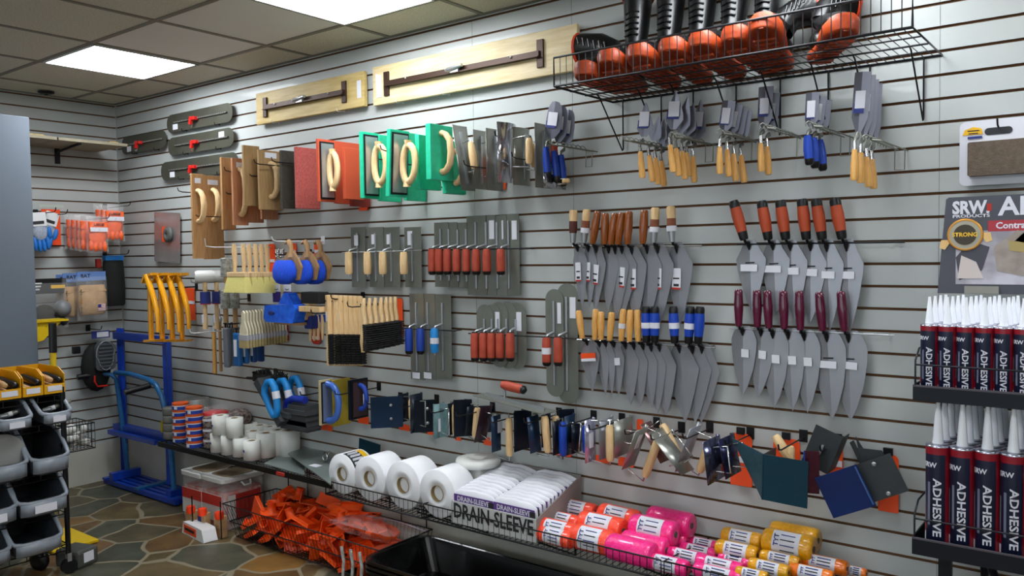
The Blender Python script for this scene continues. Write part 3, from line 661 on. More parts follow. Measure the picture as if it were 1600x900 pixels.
for i, (sx, w_, hx, hm, m_) in enumerate(((652, 22, 639, 'blue', oldst), (670, 21, 657, 'blue', oldst), (693, 25, 679, 'cyan', None))):
    flat_trowel(sx, 526, w_, 134 if i < 2 else 132, hx, 533, 38, 'tall finishing trowel with %s handle, %s' % ('dark blue' if hm == 'blue' else 'bright light blue', nth(i, 3)), hm, group="blue handled finishing trowels", d=.046-.003*i, m=m_, tagz=(0, -.45, .05, .03) if i < 2 else None, band=hm == 'cyan', sp=.8)
rail((732, 521), (900, 529), .06, 'black rail carrying the round ended trowels', black, .003)
for i, (sx, w_, cy, h_, hx, tz) in enumerate(((758, 26, 520, 88, 742, None), (770, 27, 520, 88, 755.5, (.3, .22, .025, .08)), (780, 28, 523, 102, 768, None), (793, 30, 524, 104, 781.5, None), (807, 31, 525, 104, 797, (.15, .22, .028, .085)))):
    flat_trowel(sx, cy, w_, h_, hx, 542, 42, 'round ended trowel with red handle in the row of five, '+nth(i, 5), 'red', r=.98, d=.05-.003*i, group="short round ended trowels", tagz=tz, sp=.5)
for i, (sx, cy, h_, hx, tz, bd, w_) in enumerate(((867, 536, 168, 854, (.28, .28, .02, .09), True, 28), (887, 537, 188, 872, (.28, .3, .03, .09), False, 32))):
    flat_trowel(sx, cy, w_, h_, hx, 549, 42, ['tall round ended trowel with red handle wrapped in a white tag', 'tallest round ended trowel with plain red handle'][i], 'red', r=.98, d=.046-.004*i, tagz=tz, band=bd, sp=.78)
# a steel trowel lying on the black pegs below, red handle upwards
a, Wd, Hh = rect(800, 629, 110, 8, .16)
t = T('finishing_trowel', 'steel trowel lying level on the pegs with its red handle up', 'trowel', a, rz=0, ry=.11)
B().box((.01, 0, 0), (Wd, .1, .002)).obj('blade', dsteel, t); B().box((.01, 0, .007), (Wd*.85, .01, .012)).obj('spine', alu, t)
B().tube([(-.04, 0, .01), (-.045, 0, .04), (-.045, 0, .065), (.04, 0, .068)], .006, 8).obj('shank', alu, t)
B().lathe([(.016, -.06), (.02, -.04), (.021, 0), (.02, .045), (.016, .055)], 16, M=tr(0, 0, .068) @ rot('Y', PI/2)).obj('handle', redr, t)
B().lathe([(.018, .05), (.019, .06), (.01, .068)], 16, M=tr(0, 0, .068) @ rot('Y', PI/2)).obj('end_cap', blackp, t)

# small pointing and margin trowels, blade up, on pegs that come straight out from the wall
def wire_rack(px, py, n, label, dmax):
    a = at(px, py, .01); t = T('trowel_rack', label, 'rack', (a.x, -.0005, a.z))
    B().tube([(0, -.001, 0), (0, -dmax, .0), (0, -dmax-.006, .008)], .0026, 6).tube([(.03, -.001, -.005), (.03, -dmax, -.005)], .0026, 6).tube([(0, -dmax+.005, 0), (.03, -dmax+.005, -.005)], .0026, 6).tube([(0, -.04, 0), (0, -.045, -.07), (.03, -.045, -.07), (.03, -.04, 0)], .002, 6).obj('frame', dsteel, t)
    b = B(); k = int(dmax/.035)
    for i in range(k):
        y = -.03-.035*i
        b.tube([(-.002, y, 0), (-.012, y-.004, .014), (-.02, y-.01, .02), (-.028, y-.014, .014), (-.026, y-.015, .004)], .0022, 5)
    b.obj('loops', dsteel, t, kind='stuff')
small_m = mat('small_blade_steel', ('71717c', '7e7e8a'), .32, .5, nscale=5)
def small_row(items, label, hm, group, shape, bm_=None):
    n = len(items); d0 = .05
    for i, (h0x, h0y, h1x, h1y, tx, ty, w_, tg) in enumerate(items):
        pxm = (1790-h0x)/2.97; step = 10/pxm; d = d0+(n-1-i)*min(step, .06)
        brick_trowel((h1x, h1y), (h0x, h0y-6), (tx, ty), w_, label % nth(i, n), hm, d=d, yaw=0, tagk=tg, group=group, shape=shape, out=.03, hr=.0125 if hm == 'small' else .016, name='pointing_trowel' if shape != 'rect' else 'margin_trowel', bm_=bm_ or small_m)
wire_rack(1040, 232, 8, 'dark wire rack holding the leftmost yellow handled pointing trowels', .34)
wire_rack(1108, 226, 6, 'dark wire rack holding the long bladed pointing trowels', .3)
wire_rack(1180, 222, 6, 'dark wire rack holding four narrow margin trowels', .3)
wire_rack(1250, 216, 6, 'dark wire rack holding two yellow handled margin trowels', .34)
wire_rack(1318, 214, 6, 'dark wire rack holding three blue handled margin trowels', .34)
wire_rack(1402, 234, 6, 'dark wire rack holding the long rectangular trowels', .34)
wire_rack(922, 236, 6, 'dark wire rack holding the three blue handled round trowels', .3)
small_row([(1005, 228, 1004, 278, 1009, 160, 25, 'blue'), (1018, 234, 1020, 284, 1030, 182, 20, None), (1028, 238, 1029, 288, 1037, 184, 20, None), (1037, 243, 1038, 291, 1043, 192, 18, None)], 'small pointing trowel with yellow handle in the group of four, %s', 'small', 'pointing trowels of the left rack', 'point')
small_row([(1051, 217, 1052, 269, 1056, 141, 28, 'blue'), (1060, 222, 1061, 275, 1075, 150, 24, None), (1069, 226, 1071, 280, 1084, 160, 24, None), (1077, 231, 1076, 276, 1080, 165, 22, None), (1087, 235, 1085, 285, 1095, 155, 24, 'blue')], 'longer pointing trowel with yellow handle in the group of five, %s', 'small', 'pointing trowels of the second rack', 'point')
small_row([(1130, 220, 1125, 272, 1138, 157, 21, 'blue'), (1140, 224, 1139, 276, 1151, 163, 18, 'blue'), (1150, 231, 1150, 283, 1160, 168, 16, None), (1160, 233, 1163, 285, 1167, 173, 14, None)], 'margin trowel with narrow rectangular blade in the group of four, %s', 'small', 'margin trowels of the third rack', 'rect')
small_row([(1193, 214, 1190, 268, 1196, 135, 23, 'blue'), (1202, 219, 1201, 273, 1208, 145, 20, 'blue')], 'rectangular margin trowel with yellow handle in the pair, %s', 'small', 'margin trowels of the fourth rack', 'rect')
small_row([(1266, 213, 1265, 258, 1269, 144, 21, 'blue'), (1275, 216, 1274, 263, 1282, 150, 18, 'blue'), (1284, 219, 1286, 267, 1291, 156, 16, None)], 'rectangular margin trowel with blue handle in the group of three, %s', 'smallblue', 'blue handled margin trowels', 'rect')
small_row([(1340, 222, 1335, 282, 1348, 112, 26, 'blue'), (1349, 227, 1345, 286, 1357, 117, 22, 'blue'), (1357, 234, 1358, 292, 1363, 124, 20, None), (1365, 238, 1365, 295, 1369, 130, 18, None)], 'long rectangular trowel with yellow handle at the far right rack, %s', 'small', 'long rectangular trowels', 'rect')
small_row([(859, 230, 856, 280, 868, 158, 24, 'blue'), (871, 236, 871, 286, 878, 165, 20, 'blue'), (882, 242, 881, 291, 889, 171, 20, 'blue')], 'blue handled trowel with round topped blade beside the steel trowels, %s', 'smallblue', 'blue handled round trowels', 'round')
# ---------------------------------------------------------------- left wall and the corner
def atl(px, py, X): return atx(px, py, X)
grey = mat('grey_panel', ('5f6873', '636c77'), .5, nscale=2)
t = T('cabinet', 'tall grey blue cabinet side at the left edge', 'cabinet', (.35, -1.3, 0))
zc_ = 2.37
B().box((0, 0, zc_/2), (.8, .74, zc_)).obj('body', grey, t, bevel=.004)
t.location = (.46, -.93-.37, 0)
# shelf on the left wall
lw = mat('shelf_board', ('8d8470', 'a0977f'), .6, nscale=5)
t = T('wall_shelf', 'thin beige wall shelf high on the left wall', 'shelf', (0, 0, 2.326))
B().box((.22, -.37, .0), (.44, .44, .018)).box((.22, -.93, .0), (.44, .66, .018)).obj('board', lw, t)
B().box((.006, -.41, -.05), (.012, .03, .12)).tube([(.012, -.41, -.03), (.40, -.44, -.014)], .009, 6).obj('bracket', black, t)
for y, l, lab in ((-.75, .22, 'small yellowish wooden block lying on the wall shelf, next to the cabinet'), (-.2, .06, 'tiny wooden block on the end of the wall shelf')):
    o = B().box((.3, y, 2.345), (.12, l, .018)).obj('wooden_block', bwood, bevel=.002); tag(o, lab, 'block')

def lhook(y, z, L, label, group):            # hook on the left wall sticking out towards +x
    t = T('peg_hook', label, 'hook', (.0005, y, z), group=group)
    B().box((.002, 0, .006), (.004, .03, .045)).obj('back_plate', black, t)
    B().tube([(.002, 0, 0), (L-.03, 0, 0), (L-.01, 0, .008), (L, 0, .028)], .003, 6).obj('prong', black, t)
gl_or = mat('orange_glove', ('ee5510', 'ff6a1c'), .5, nscale=50, bump=.5, bscale=90); gl_bl = mat('blue_glove', '1f6fc0', .5, bump=.3); gl_gr = mat('grey_knit', ('8b93a4', 'a7aebb'), .8, nscale=90)
def bag(w_, h_, t_, m, parent, name='clear_bag'):
    b = B(); n, k = 8, 10; vs = []
    for side in (1, -1):
        for i in range(k+1):
            for j in range(n+1):
                u, v = j/n*2-1, i/k*2-1; q = (1-u**4)*(1-v**4)
                vs.append((side*t_*(.1+.9*q)*(1+.25*math.sin(j*2.3+i*1.7+side)), u*w_/2, v*h_/2))
    fs = []
    for s_ in (0, 1):
        o = s_*(n+1)*(k+1)
        for i in range(k):
            for j in range(n): fs.append((o+i*(n+1)+j, o+i*(n+1)+j+1, o+(i+1)*(n+1)+j+1, o+(i+1)*(n+1)+j))
    return b.add(vs, fs, True).obj(name, m, parent)
film = mat('bag_film', 'ffffff', .12, alpha=.09)
def orange_pack(y, z, X, label, group, hh=.22, tag_=True, sc=1):
    t = T('glove_pack', label, 'gloves', (X, y, z), group=group, rz=random.uniform(-.1, .1))
    # folded glove: body and finger bulges
    b = B()
    b.ball((0, 0, -.01), (.022, .062*sc, .075))
    for i in range(4): b.ball((.004, -.045*sc+.03*i*sc, -.075-.006*(i % 2)), (.016, .016, .036))
    b.box((.012, 0, .055), (.016, .12*sc, .05))
    b.obj('glove', gl_or, t)
    if tag_:
        l_ = B().box((.028, 0, .03), (.002, .115*sc, .028)).obj('white_label', paper, t)
        text('LARGE', .022, tr(.0292, 0, .062) @ rot('Z', PI/2), ink, t, bold=.0006)
    bag(.145*sc, .24, .028, film, t)
    return t
for i, (px, py, X) in enumerate(((118, 362, .06), (126, 363, .12), (133, 364, .18), (140, 365, .24), (152, 366, .32))):
    q = atl(px, py, X); orange_pack(q.y, q.z, X, 'clear pack of orange gloves on the lower hook, '+nth(i, 5), 'orange glove packs on the lower hook', tag_=i == 4)
lhook(atl(140, 345, .1).y, atl(152, 341, .3).z, .38, 'black hook holding the row of orange glove packs', None)
for i, (px, py, X) in enumerate(((163, 346, .08), (172, 347, .16), (178, 349, .28))):
    q = atl(px, py, X); orange_pack(q.y, q.z, X, 'clear pack of orange gloves on the hook nearest the corner, '+nth(i, 3), 'orange glove packs nearest the corner', tag_=i == 2)
lhook(-.10, atl(178, 324, .1).z, .36, 'black hook nearest the corner above the orange gloves', None)
# blue and grey gloves with an orange card
a = atl(80, 355, .03); o_ = T('sale_tag', 'orange card on the left wall behind the blue gloves', 'tag', a)
B().box((0, 0, 0), (.003, .12, .24)).obj('card', orange, o_, bevel=.001)
for i, (px, py, X, ry_) in enumerate(((62, 360, .22, .1), (74, 358, .14, -.3))):
    q = atl(px, py, X)
    t = T('work_glove', ['blue and grey work glove hanging beside the grey cabinet', 'blue and grey work glove tilted in front of the orange card'][i], 'glove', q, rx=ry_)
    B().ball((0, 0, .0), (.02, .05, .07)).obj('palm', gl_gr, t)
    for k in range(4): B().ball((.004, -.04+.026*k, -.085-.01*(k in (1, 2))), (.014, .014, .045)).obj('finger', gl_bl, t)
    B().ball((.006, .055, -.02), (.014, .016, .04)).obj('thumb', gl_bl, t)
    c_ = B().box((.015, 0, .07), (.01, .085, .09)).obj('card', whitep, t, bevel=.003); B().box((.021, -.01, .05), (.002, .07, .02)).obj('black_print', ink, c_)
lhook(atl(66, 335, .1).y, atl(66, 333, .1).z, .3, 'black hook holding the blue gloves', None)
lhook(atl(84, 336, .1).y, atl(90, 336, .1).z, .3, 'black hook just right of the blue gloves', None)
o = B().box((.0012, atl(80, 322, 0).y, atl(80, 322, 0).z), (.002, .16, .018)).obj('price_strip', mat('pale_strip', 'b9c4b8', .4)); tag(o, 'pale paper strip stuck on the left wall above the blue gloves', 'label')
# black sleeve with blue top
q = atl(178, 440, .12)
t = T('knee_sleeve', 'long black sleeve hanging in the corner with a bright blue top', 'sleeve', q)
b = B()
b.ring([[(.035*math.cos(2*PI*j/12)*s_, .08*math.sin(2*PI*j/12)*s2, z) for j in range(12)] for z, s_, s2 in ((-.17, .8, .8), (-.16, 1, .95), (-.05, 1, 1), (.06, .9, .95), (.14, .8, .9), (.15, .6, .8))]).obj('body', blackm, t)
B().box((0, 0, .165), (.05, .13, .035)).obj('blue_top', mat('bright_blue', '1f7ac8', .4), t, bevel=.004); B().box((0, -.105, .13), (.03, .03, .06)).obj('red_clip', redp, t, bevel=.003)
lhook(q.y, q.z+.19, .34, 'black hook in the corner above the black sleeve', None)
# suede tool pouches
suede = mat('tan_suede', ('b08a5e', 'c09a6c'), .85, nscale=25); bluec = mat('blue_header', '5f7fb8', .5)
for i, (px, py, X) in enumerate(((112, 470, .06), (122, 468, .12), (144, 466, .22))):
    q = atl(px, py, X); front = i == 2
    t = T('tool_pouch', ['tan suede tool pouch in a clear bag, leftmost of three, furthest back', 'tan suede tool pouch in a clear bag, middle of three', 'tan suede tool pouch with flag print, foremost of three'][i], 'pouch', q)
    b = B()
    prof = [(-.11, .07, .02), (-.10, .085, .03), (-.02, .095, .035), (.06, .09, .03), (.09, .085, .022)]
    b.ring([[(d_*sg if ax == 0 else 0, 0, z) for sg, ax in ()] or [(d_*math.cos(a_)*1.0, w_*math.copysign(abs(math.sin(a_))**.5, math.sin(a_)), z) for a_ in [2*PI*k/16 for k in range(16)]] for z, w_, d_ in prof]).obj('pocket', suede, t)
    pf = B().box((.005, 0, .05), (.05, .17, .012)).obj('flap', suede, t, bevel=.004)
    for k in range(6): B().lathe([(.004, 0), (.004, .003), (.001, .005)], 8, M=tr(.032, -.085, -.09+.03*k) @ rot('Y', PI/2)).obj('rivet', dsteel, t)
    hc = B().box((0, 0, .15), (.004, .19, .06)).obj('header_card', bluec, t)
    text('BAT', .035, tr(.0025, -.04, .15) @ rot('Z', PI/2), ink, hc, bold=.001)
    if front:
        fp = B().box((.0365, .045, -.06), (.002, .05, .045)).obj('flag_print', whitep, t)
        for k in range(4): B().box((.038, .045, -.075+.011*k), (.001, .05, .004)).obj('red_stripe', redp, fp)
        B().box((.0385, .03, -.052), (.001, .022, .02)).obj('blue_field', navy, fp)
    bag(.2, .29, .04, film, t)
# black headed bag with ball
q = atl(74, 478, .12)
t = T('tool_pack', 'clear bag with a black header card and grey round tool, left of the pouches', 'pack', q)
hc = B().box((0, 0, .13), (.006, .25, .10)).obj('header_card', blackp, t, bevel=.002)
B().box((.004, .07, .125), (.001, .09, .022)).obj('yellow_print', yellowp, hc)
for k in range(3): B().box((.004, -.07, .15-.02*k), (.001, .08-.015*k, .008)).obj('white_print', whitep, hc)
B().ball((.03, .08, -.02), .055).obj('ball', mat('grey_ball', '7c7f82', .4), t); B().ball((.0, -.02, -.06), (.03, .08, .07)).obj('strap', blackm, t); bag(.26, .30, .045, film, t)
B().tube([(.02, .02, -.03), (.025, .10, -.12)], .025, 8).obj('handle', blackm, t)
# knee pads
q = atl(152, 560, .12); kg = mat('grey_shell', '4d5054', .45)
t = T('knee_pad', 'black knee pad pair with ribbed grey shell hanging by the corner', 'knee pads', q)
b = B().ball((-.02, 0, -.06), (.05, .105, .17)); b.obj('padding', blackm, t)
sh = B().prism(rr(.135, .2, (.06, .06, .03, .03), 6), .03, M=tr(.045, .03, .02) @ rot('Z', PI/2)).obj('shell', kg, t, bevel=.008)
for r_ in range(7):
    B().box((.064, .03, -.055+.025*r_), (.006, .1-.004*abs(r_-3), .012)).obj('rib', kg, sh, bevel=.002)
B().tube([(.062, .03+.066*math.cos(a_)*(1 if math.sin(a_) > 0 else .8), .02+.1*math.sin(a_)) for a_ in [2*PI*k/20 for k in range(20)]], .004, 6, closed=True).obj('rim', mat('pale_grey', '85888c', .4), sh)
B().tube([(.05, -.045, -.11), (.055, -.05, -.15), (.055, -.03, -.185), (.05, .04, -.19)], .006, 8).obj('red_piping', mat('bright_red', 'd02514', .4), t)
hc = B().box((.02, .02, .165), (.01, .12, .05)).obj('header_card', navy, t); B().box((.0265, .03, .165), (.002, .08, .035)).obj('white_print', paper, hc)
B().box((-.02, -.13, .07), (.03, .05, .05)).obj('strap_buckle', blackp, t, bevel=.006)
lhook(q.y, q.z+.2, .2, 'black hook above the ribbed knee pads', None)

# yellow pole tool standing behind the rack, with its square foot on the floor
yel = mat('yellow_paint', 'd8b40c', .4)
t = T('tamper', 'yellow floor tool with black grip and square yellow foot, behind the wire rack', 'tamper', (1.0, -.92, 0))
q0 = atz(137, 849, .02); t.location = (q0.x-.20, q0.y-.05, 0)
B().box((0, 0, .012), (.36, .24, .016)).obj('foot_plate', yel, t, bevel=.003)
top = atl(83, 548, t.location.x-.1); B().tube([(-.06, -.02, .02), (-.1, top.y-t.location.y, top.z)], .017, 10).obj('pole', yel, t)
g2 = atl(82, 505, t.location.x-.1); B().tube([(-.1, top.y-t.location.y, top.z-.01), (-.1, g2.y-t.location.y, g2.z)], .021, 10).obj('grip', blackp, t)
q = atl(66, 516, .3)
t = T('yellow_hopper', 'yellow slanted blade showing between the cabinet and the black grip', 'tool', q)
B().prism([(-.14, .06), (.10, .06), (-.02, -.06), (-.14, -.08)], .12, M=rot('Z', PI/2)).obj('blade', yel, t, bevel=.003); B().box((0, 0, .06), (.15, .26, .012)).obj('top_rim', yel, t)
lhook(q.y, q.z+.0, q.x+.06, 'black hook behind the yellow slanted blade', None)

# wire rack on castors with bins
RX, RY0, RY1, RD = 1.6, -1.13, -2.05, .36
wr = mat('rack_wire', '2a2522', .4, .5)
t = T('wire_rack', 'black wire rack on castors full of grey and yellow bins at the left edge', 'rack', (RX-RD/2, (RY0+RY1)/2, 0))
def lr(x, y, z): return (x-(RX-RD/2), y-(RY0+RY1)/2, z)
for x in (RX, RX-RD):
    for y in (RY0, RY1):
        p = B().tube([lr(x, y, .10), lr(x, y, .94)], .0125, 10).obj('post', black, t)
        B().lathe([(.018, 0), (.017, .03), (.02, .06)], 12, M=tr(*lr(x, y, .6))).obj('collar', blackp, p)
        c_ = B().box(lr(x, y, .085), (.03, .02, .04)).obj('castor_fork', alu, t)
        B().tube([lr(x-.012, y, .04), lr(x+.012, y, .04)], .038, 16).obj('wheel', blackp, c_)
SZ = (.905, .765, .525, .335, .15)
for z in SZ:
    b = B().tube([lr(RX, RY0, z), lr(RX, RY1, z), lr(RX-RD, RY1, z), lr(RX-RD, RY0, z)], .004, 6, closed=True).tube([lr(RX, RY0, z-.03), lr(RX, RY1, z-.03), lr(RX-RD, RY1, z-.03), lr(RX-RD, RY0, z-.03)], .003, 6, closed=True)
    for i in range(19): x = RX-RD*(i+.5)/19; b.wire(lr(x, RY0, z-.002), lr(x, RY1, z-.002), .0016, 4)
    for i in range(12): y = RY0+(RY1-RY0)*(i+.5)/12; b.wire(lr(RX, y, z), lr(RX, y, z-.03), .0018, 4)
    b.obj('wire_tier', wr, t)
binm = mat('grey_bin', ('7d848d', '868d96'), .35); bind = mat('dark_bin', '3a3e44', .4)
def grey_bin(y0, y1, zb, h, label, tagb=True, stuffing=None):
    """scoop fronted bin, front facing +x"""
    W_ = abs(y1-y0); yc = (y0+y1)/2
    t = T('storage_bin', label, 'bin', (RX+.03, yc, zb))
    n = 9; prof = []
    D = .34
    # shell: front lip low with raised curved sides
    b = B()
    w2 = W_/2
    sec = lambda x, hh, k: [(x, -w2*k, hh), (x, -w2*.86*k, 0.012), (x, -w2*.6*k, 0), (x, w2*.6*k, 0), (x, w2*.86*k, .012), (x, w2*k, hh)]
    S = [(-D, h, .92), (-.12, h, .96), (-.06, h*.86, .99), (-.01, h*.62, 1.0), (.03, h*.44, .97), (.045, h*.4, .9)]
    rings = [sec(*s) for s in S]; vs = [p for r in rings for p in r]; fs = []
    for i in range(len(S)-1):
        for j in range(5): fs.append((i*6+j, i*6+j+1, (i+1)*6+j+1, (i+1)*6+j))
    fs.append((0, 1, 2, 3, 4, 5))
    # back wall, front wall
    fs.append(tuple(len(vs)-6+i for i in range(6)))
    b.add(vs, fs, False); b.obj('body', bind, t, solid=.004)
    rim = [(s[0], -w2*s[2], s[1]) for s in S]
    rim2 = [(s[0], w2*s[2], s[1]) for s in S][::-1]
    mid = [(.055, -w2*.6, h*.36), (.058, 0, h*.35), (.055, w2*.6, h*.36)]
    B().tube(rim+mid+rim2, .010, 8).obj('rim', binm, t)
    lip = [(.05, -w2*.88), (.064, -w2*.6), (.068, 0), (.064, w2*.6), (.05, w2*.88)]
    b = B(); vs = [(x, y, h*.36) for x, y in lip]+[(x-.004, y, h*.05) for x, y in lip]; b.add(vs, [(i, i+1, i+6, i+5) for i in range(4)], True); b.obj('front_lip', binm, t, solid=.006)
    if tagb: B().box((.073, 0, h*.2), (.002, W_*.42, h*.2)).obj('label', paper, t)
    if stuffing: stuffing(t, w2, h)
    return t
def st_roll(t, w2, h): B().tube([(-.12, 0, h*.55), (-.01, 0, h*.55)], h*.52, 24).obj('grey_disc', mat('grey_disc', '8b8b88', .5), t)
def st_bits(t, w2, h):
    for i in range(6): B().tube([(-.02-.02*i, -w2*.5+.03*i, h*.45), (-.0-.03*i, -w2*.5+.03*i+.03, h*.5)], .012, 8).obj('fitting', [alu, whitep, dsteel][i % 3], t)
YB_ = lambda px, py: atl(px, py, RX+.06).y
for r_, (zb, h, spans) in enumerate(((.775, .135, (((110, 645), (63, 652)), ((49, 655), (-8, 662)))), (.540, .20, (((106, 690), (44, 700)), ((42, 705), (-25, 710)))), (.348, .19, (((105, 770), (24, 785)), ((26, 785), (-50, 795)))), (.165, .17, (((97, 830), (17, 845)), ((16, 850), (-55, 855)))))):
    for c_, (p, q) in enumerate(spans):
        rown = ['top', 'second', 'third', 'bottom'][r_]
        grey_bin(YB_(*p), YB_(*q), zb, h, 'grey scoop bin in the %s row of the rack, %s' % (rown, 'by the post' if c_ == 0 else 'cut by picture edge'), tagb=not (r_ == 1 or r_ == 3), stuffing=st_roll if (r_, c_) == (1, 1) else st_bits if r_ == 0 else None)
ybin = mat('yellow_bin', 'dca010', .4)
for i, (p0, p1) in enumerate((((100, 600), (67, 606)), ((66, 607), (34, 611)), ((32, 612), (-6, 618)))):
    y0, y1 = atl(p0[0], p0[1], RX).y, atl(p1[0], p1[1], RX).y; W_ = abs(y1-y0)*.96; w2 = W_/2
    t = T('parts_bin', 'yellow open bin with tool handles on top of the rack, '+['nearest the post', 'middle', 'leftmost'][i], 'bin', (RX+.01, (y0+y1)/2, .914))
    b = B(); vs = [(0, -w2, 0), (0, w2, 0), (0, w2, .045), (0, -w2, .045), (-.28, -w2, 0), (-.28, w2, 0), (-.28, w2, .12), (-.28, -w2, .12), (-.06, w2, .12), (-.06, -w2, .12), (0, w2, .09), (0, -w2, .09)]
    b.add(vs, [(0, 1, 2, 3), (4, 5, 6, 7), (0, 4, 5, 1), (0, 4, 7, 9, 11), (1, 5, 6, 8, 10)]); b.obj('body', ybin, t, solid=.004)
    B().box((.004, 0, .024), (.003, W_*.7, .026)).obj('label', paper, t)
    for k, (dy, dz, m_) in enumerate(((-.3, .03, 'w'), (-.05, .03, 'w'), (.2, .032, 'k' if i else 'w'), (.3, .065, 'k'), (-.15, .07, 'w' if i != 1 else None))):
        if m_ is None: continue
        o = T('brick_jointer', 'brick jointer with %s handle lying in the yellow bins' % ('pale wooden' if m_ == 'w' else 'black'), 'jointer', (RX-.18, (y0+y1)/2+dy*W_, .93+dz), group='%s jointers in the yellow bins' % ('wooden' if m_ == 'w' else 'black'), ry=PI/2+.12)
        B().lathe([(.008, 0), (.012, .02), (.014, .1), (.016, .15), (.013, .185), (.006, .19)], 12).obj('handle', wood2 if m_ == 'w' else blackp, o)
# small hanging wire basket with white rolls
q = atl(108, 702, RX-.06)
y0, y1 = RY0+.015, atl(152, 700, RX).y
t = T('wire_basket', 'small black wire basket hung on the side of the wire rack', 'basket', (RX-.12, (y0+y1)/2, .6))
w2, d2, hh = abs(y1-y0)/2, .1, .13
b = B()
for z in (0, hh): b.tube([(d2, -w2, z), (d2, w2, z), (-d2, w2, z), (-d2, -w2, z)], .003, 5, closed=True)
for i in range(9):
    y = -w2+2*w2*i/8; b.tube([(d2, y, hh), (d2, y, 0), (-d2, y, 0), (-d2, y, hh)], .0015, 4)
for i in range(7):
    x = -d2+2*d2*i/6; b.tube([(x, w2, hh), (x, w2, 0), (x, -w2, 0), (x, -w2, hh)], .0015, 4)
for z in (hh*.33, hh*.66): b.tube([(d2, -w2, z), (d2, w2, z), (-d2, w2, z), (-d2, -w2, z)], .0015, 4, closed=True)
b.obj('wire_mesh', black, t)
for i in range(15):
    o = T('white_roll', 'short white roll in the small hanging wire basket', 'roll', (RX-.12+random.uniform(-.06, .06), (y0+y1)/2-w2*.75+w2*1.5*(i % 5)/4, .622+.036*(i//5)), rz=random.uniform(-.6, .6), rx=PI/2*.2, ry=1.3, group='white rolls in the small wire basket')
    B().lathe([(.004, -.03), (.016, -.03), (.0165, 0), (.016, .03), (.004, .03)], 12).obj('tube', mat('dim_white', 'cfcfcb', .6), o)
# dark box of a machine under the rack
q = atz(118, 870, .05)
t = T('battery_charger', 'dark grey device with a white sticker on the floor behind the castor', 'device', (q.x-.03, q.y+.02, 0), rz=.3)
B().box((0, 0, .045), (.16, .13, .09)).obj('case', mat('dark_case', '4a4b46', .5), t, bevel=.015); B().box((.082, 0, .05), (.002, .06, .05)).obj('sticker', paper, t); B().lathe([(.05, 0), (.055, .01), (.055, .03), (.03, .035)], 16, M=tr(-.12, -.1, .05) @ rot('X', PI/2)).obj('reel', blackp, t)

# blue steel frame and blue hand truck in the corner
blue = mat('blue_paint', ('12379a', '1640aa'), .35, coat=.3); blue2 = mat('light_blue_paint', ('1a5f98', '2069a3'), .35, coat=.3)
t = T('steel_frame', 'tall dark blue steel frame leaning on the wall in the corner', 'frame', (.1, -.05, 0))
z1, z2 = 1.08, 1.02; xr = .62
for i, (x, zt) in enumerate(((0, z1), (.045, z1), (xr-.02, z2), (xr+.035, z2))):
    B().tube([(x, -.03, .062), (x, -.03, zt)], .017, 4).obj('upright', blue, t)
B().box((xr/2, -.045, z2+.01), (xr+.06, .03, .05), M=rot('Y', .0)).obj('top_beam', blue, t)
B().box((xr/2, -.055, .385), (xr+.04, .06, .045)).obj('lower_beam', blue, t); B().box((xr/2, -.12, .36), (xr, .03, .03)).obj('ledge', blue, t)
# hand truck
t = T('hand_truck', 'blue hand truck with black grips and slatted base, in front of the corner', 'hand truck', (.15, -.03, 0))
def hl(x, y, z): return (x-.15, y+.03, z)
L0 = (.22, -.11, .05); R0 = (.90, -.16, .05)
B().tube([hl(*L0), hl(.20, -.13, .45), hl(.16, -.14, .73), hl(.15, -.17, .765), hl(.13, -.22, .775)], .015, 10).obj('side_tube', blue2, t)
B().tube([hl(*R0), hl(.89, -.17, .45), hl(.84, -.19, .68), hl(.79, -.2, .755), hl(.7, -.2, .78), hl(.4, -.17, .79), hl(.15, -.14, .775)], .017, 10).obj('side_tube', blue2, t)
for x, y, lab in ((.13, -.22, 0), (.74, -.21, 1)):
    B().tube([hl(x, y, .775-.03*lab), hl(x-.02, y-.16, .77-.05*lab)], .019, 10).obj('grip', blackp, t)
B().box(hl(.56, -.12, .025), (.86, .03, .03), M=None).obj('base_slat', blue, t)
for y in (-.03, -.075, -.165, -.21): B().box(hl(.56, y, .025), (.92, .028, .03)).obj('base_slat', blue, t)
for x in (.13, .56, .99): B().box(hl(x, -.12, .043), (.05, .23, .014)).obj('cross_bar', blue if x != .56 else blue2, t)
B().box(hl(.22, -.13, .07), (.05, .2, .05)).obj('mount', blue, t); B().box(hl(.9, -.14, .06), (.06, .12, .04)).obj('mount', blue, t)
# ---------------------------------------------------------------- brushes, mallets and tongs on the long wall near the corner
def bristle(m1, m2): return mat('bristle_'+m1, (m1, m2), .75, nscale=60, stretch=(12, 12, 1), bump=.5, bscale=160)
# clear sheet with a float on it
a, W_, H_ = rect(261, 371, 40, 78, .02)
t = T('plate_float', 'steel plate with grey knob and orange tag, left of the tall wooden floats', 'float', a, ry=.06)
B().prism(rr(W_, H_, .01), .002).obj('plate', mat('shiny_plate', ('9a9694', 'b5b0ae'), .25, .7, nscale=5), t); B().box((-.02, -.003, .02), (.07, .002, .10)).obj('orange_tag', orange, t)
B().lathe([(.05, 0), (.052, .012), (.035, .02), (.012, .024), (.012, .004)], 20, M=tr(.03, -.004, .02) @ rot('X', PI/2)).obj('knob', mat('grey_disc2', '5d605d', .5), t)
for f in (-.3, .25): jhook((a.x+f*W_, -.0005, a.z-H_/2-.004), alu, 'small hook under the plate with the grey knob', 'hooks under the shiny plate', .02)
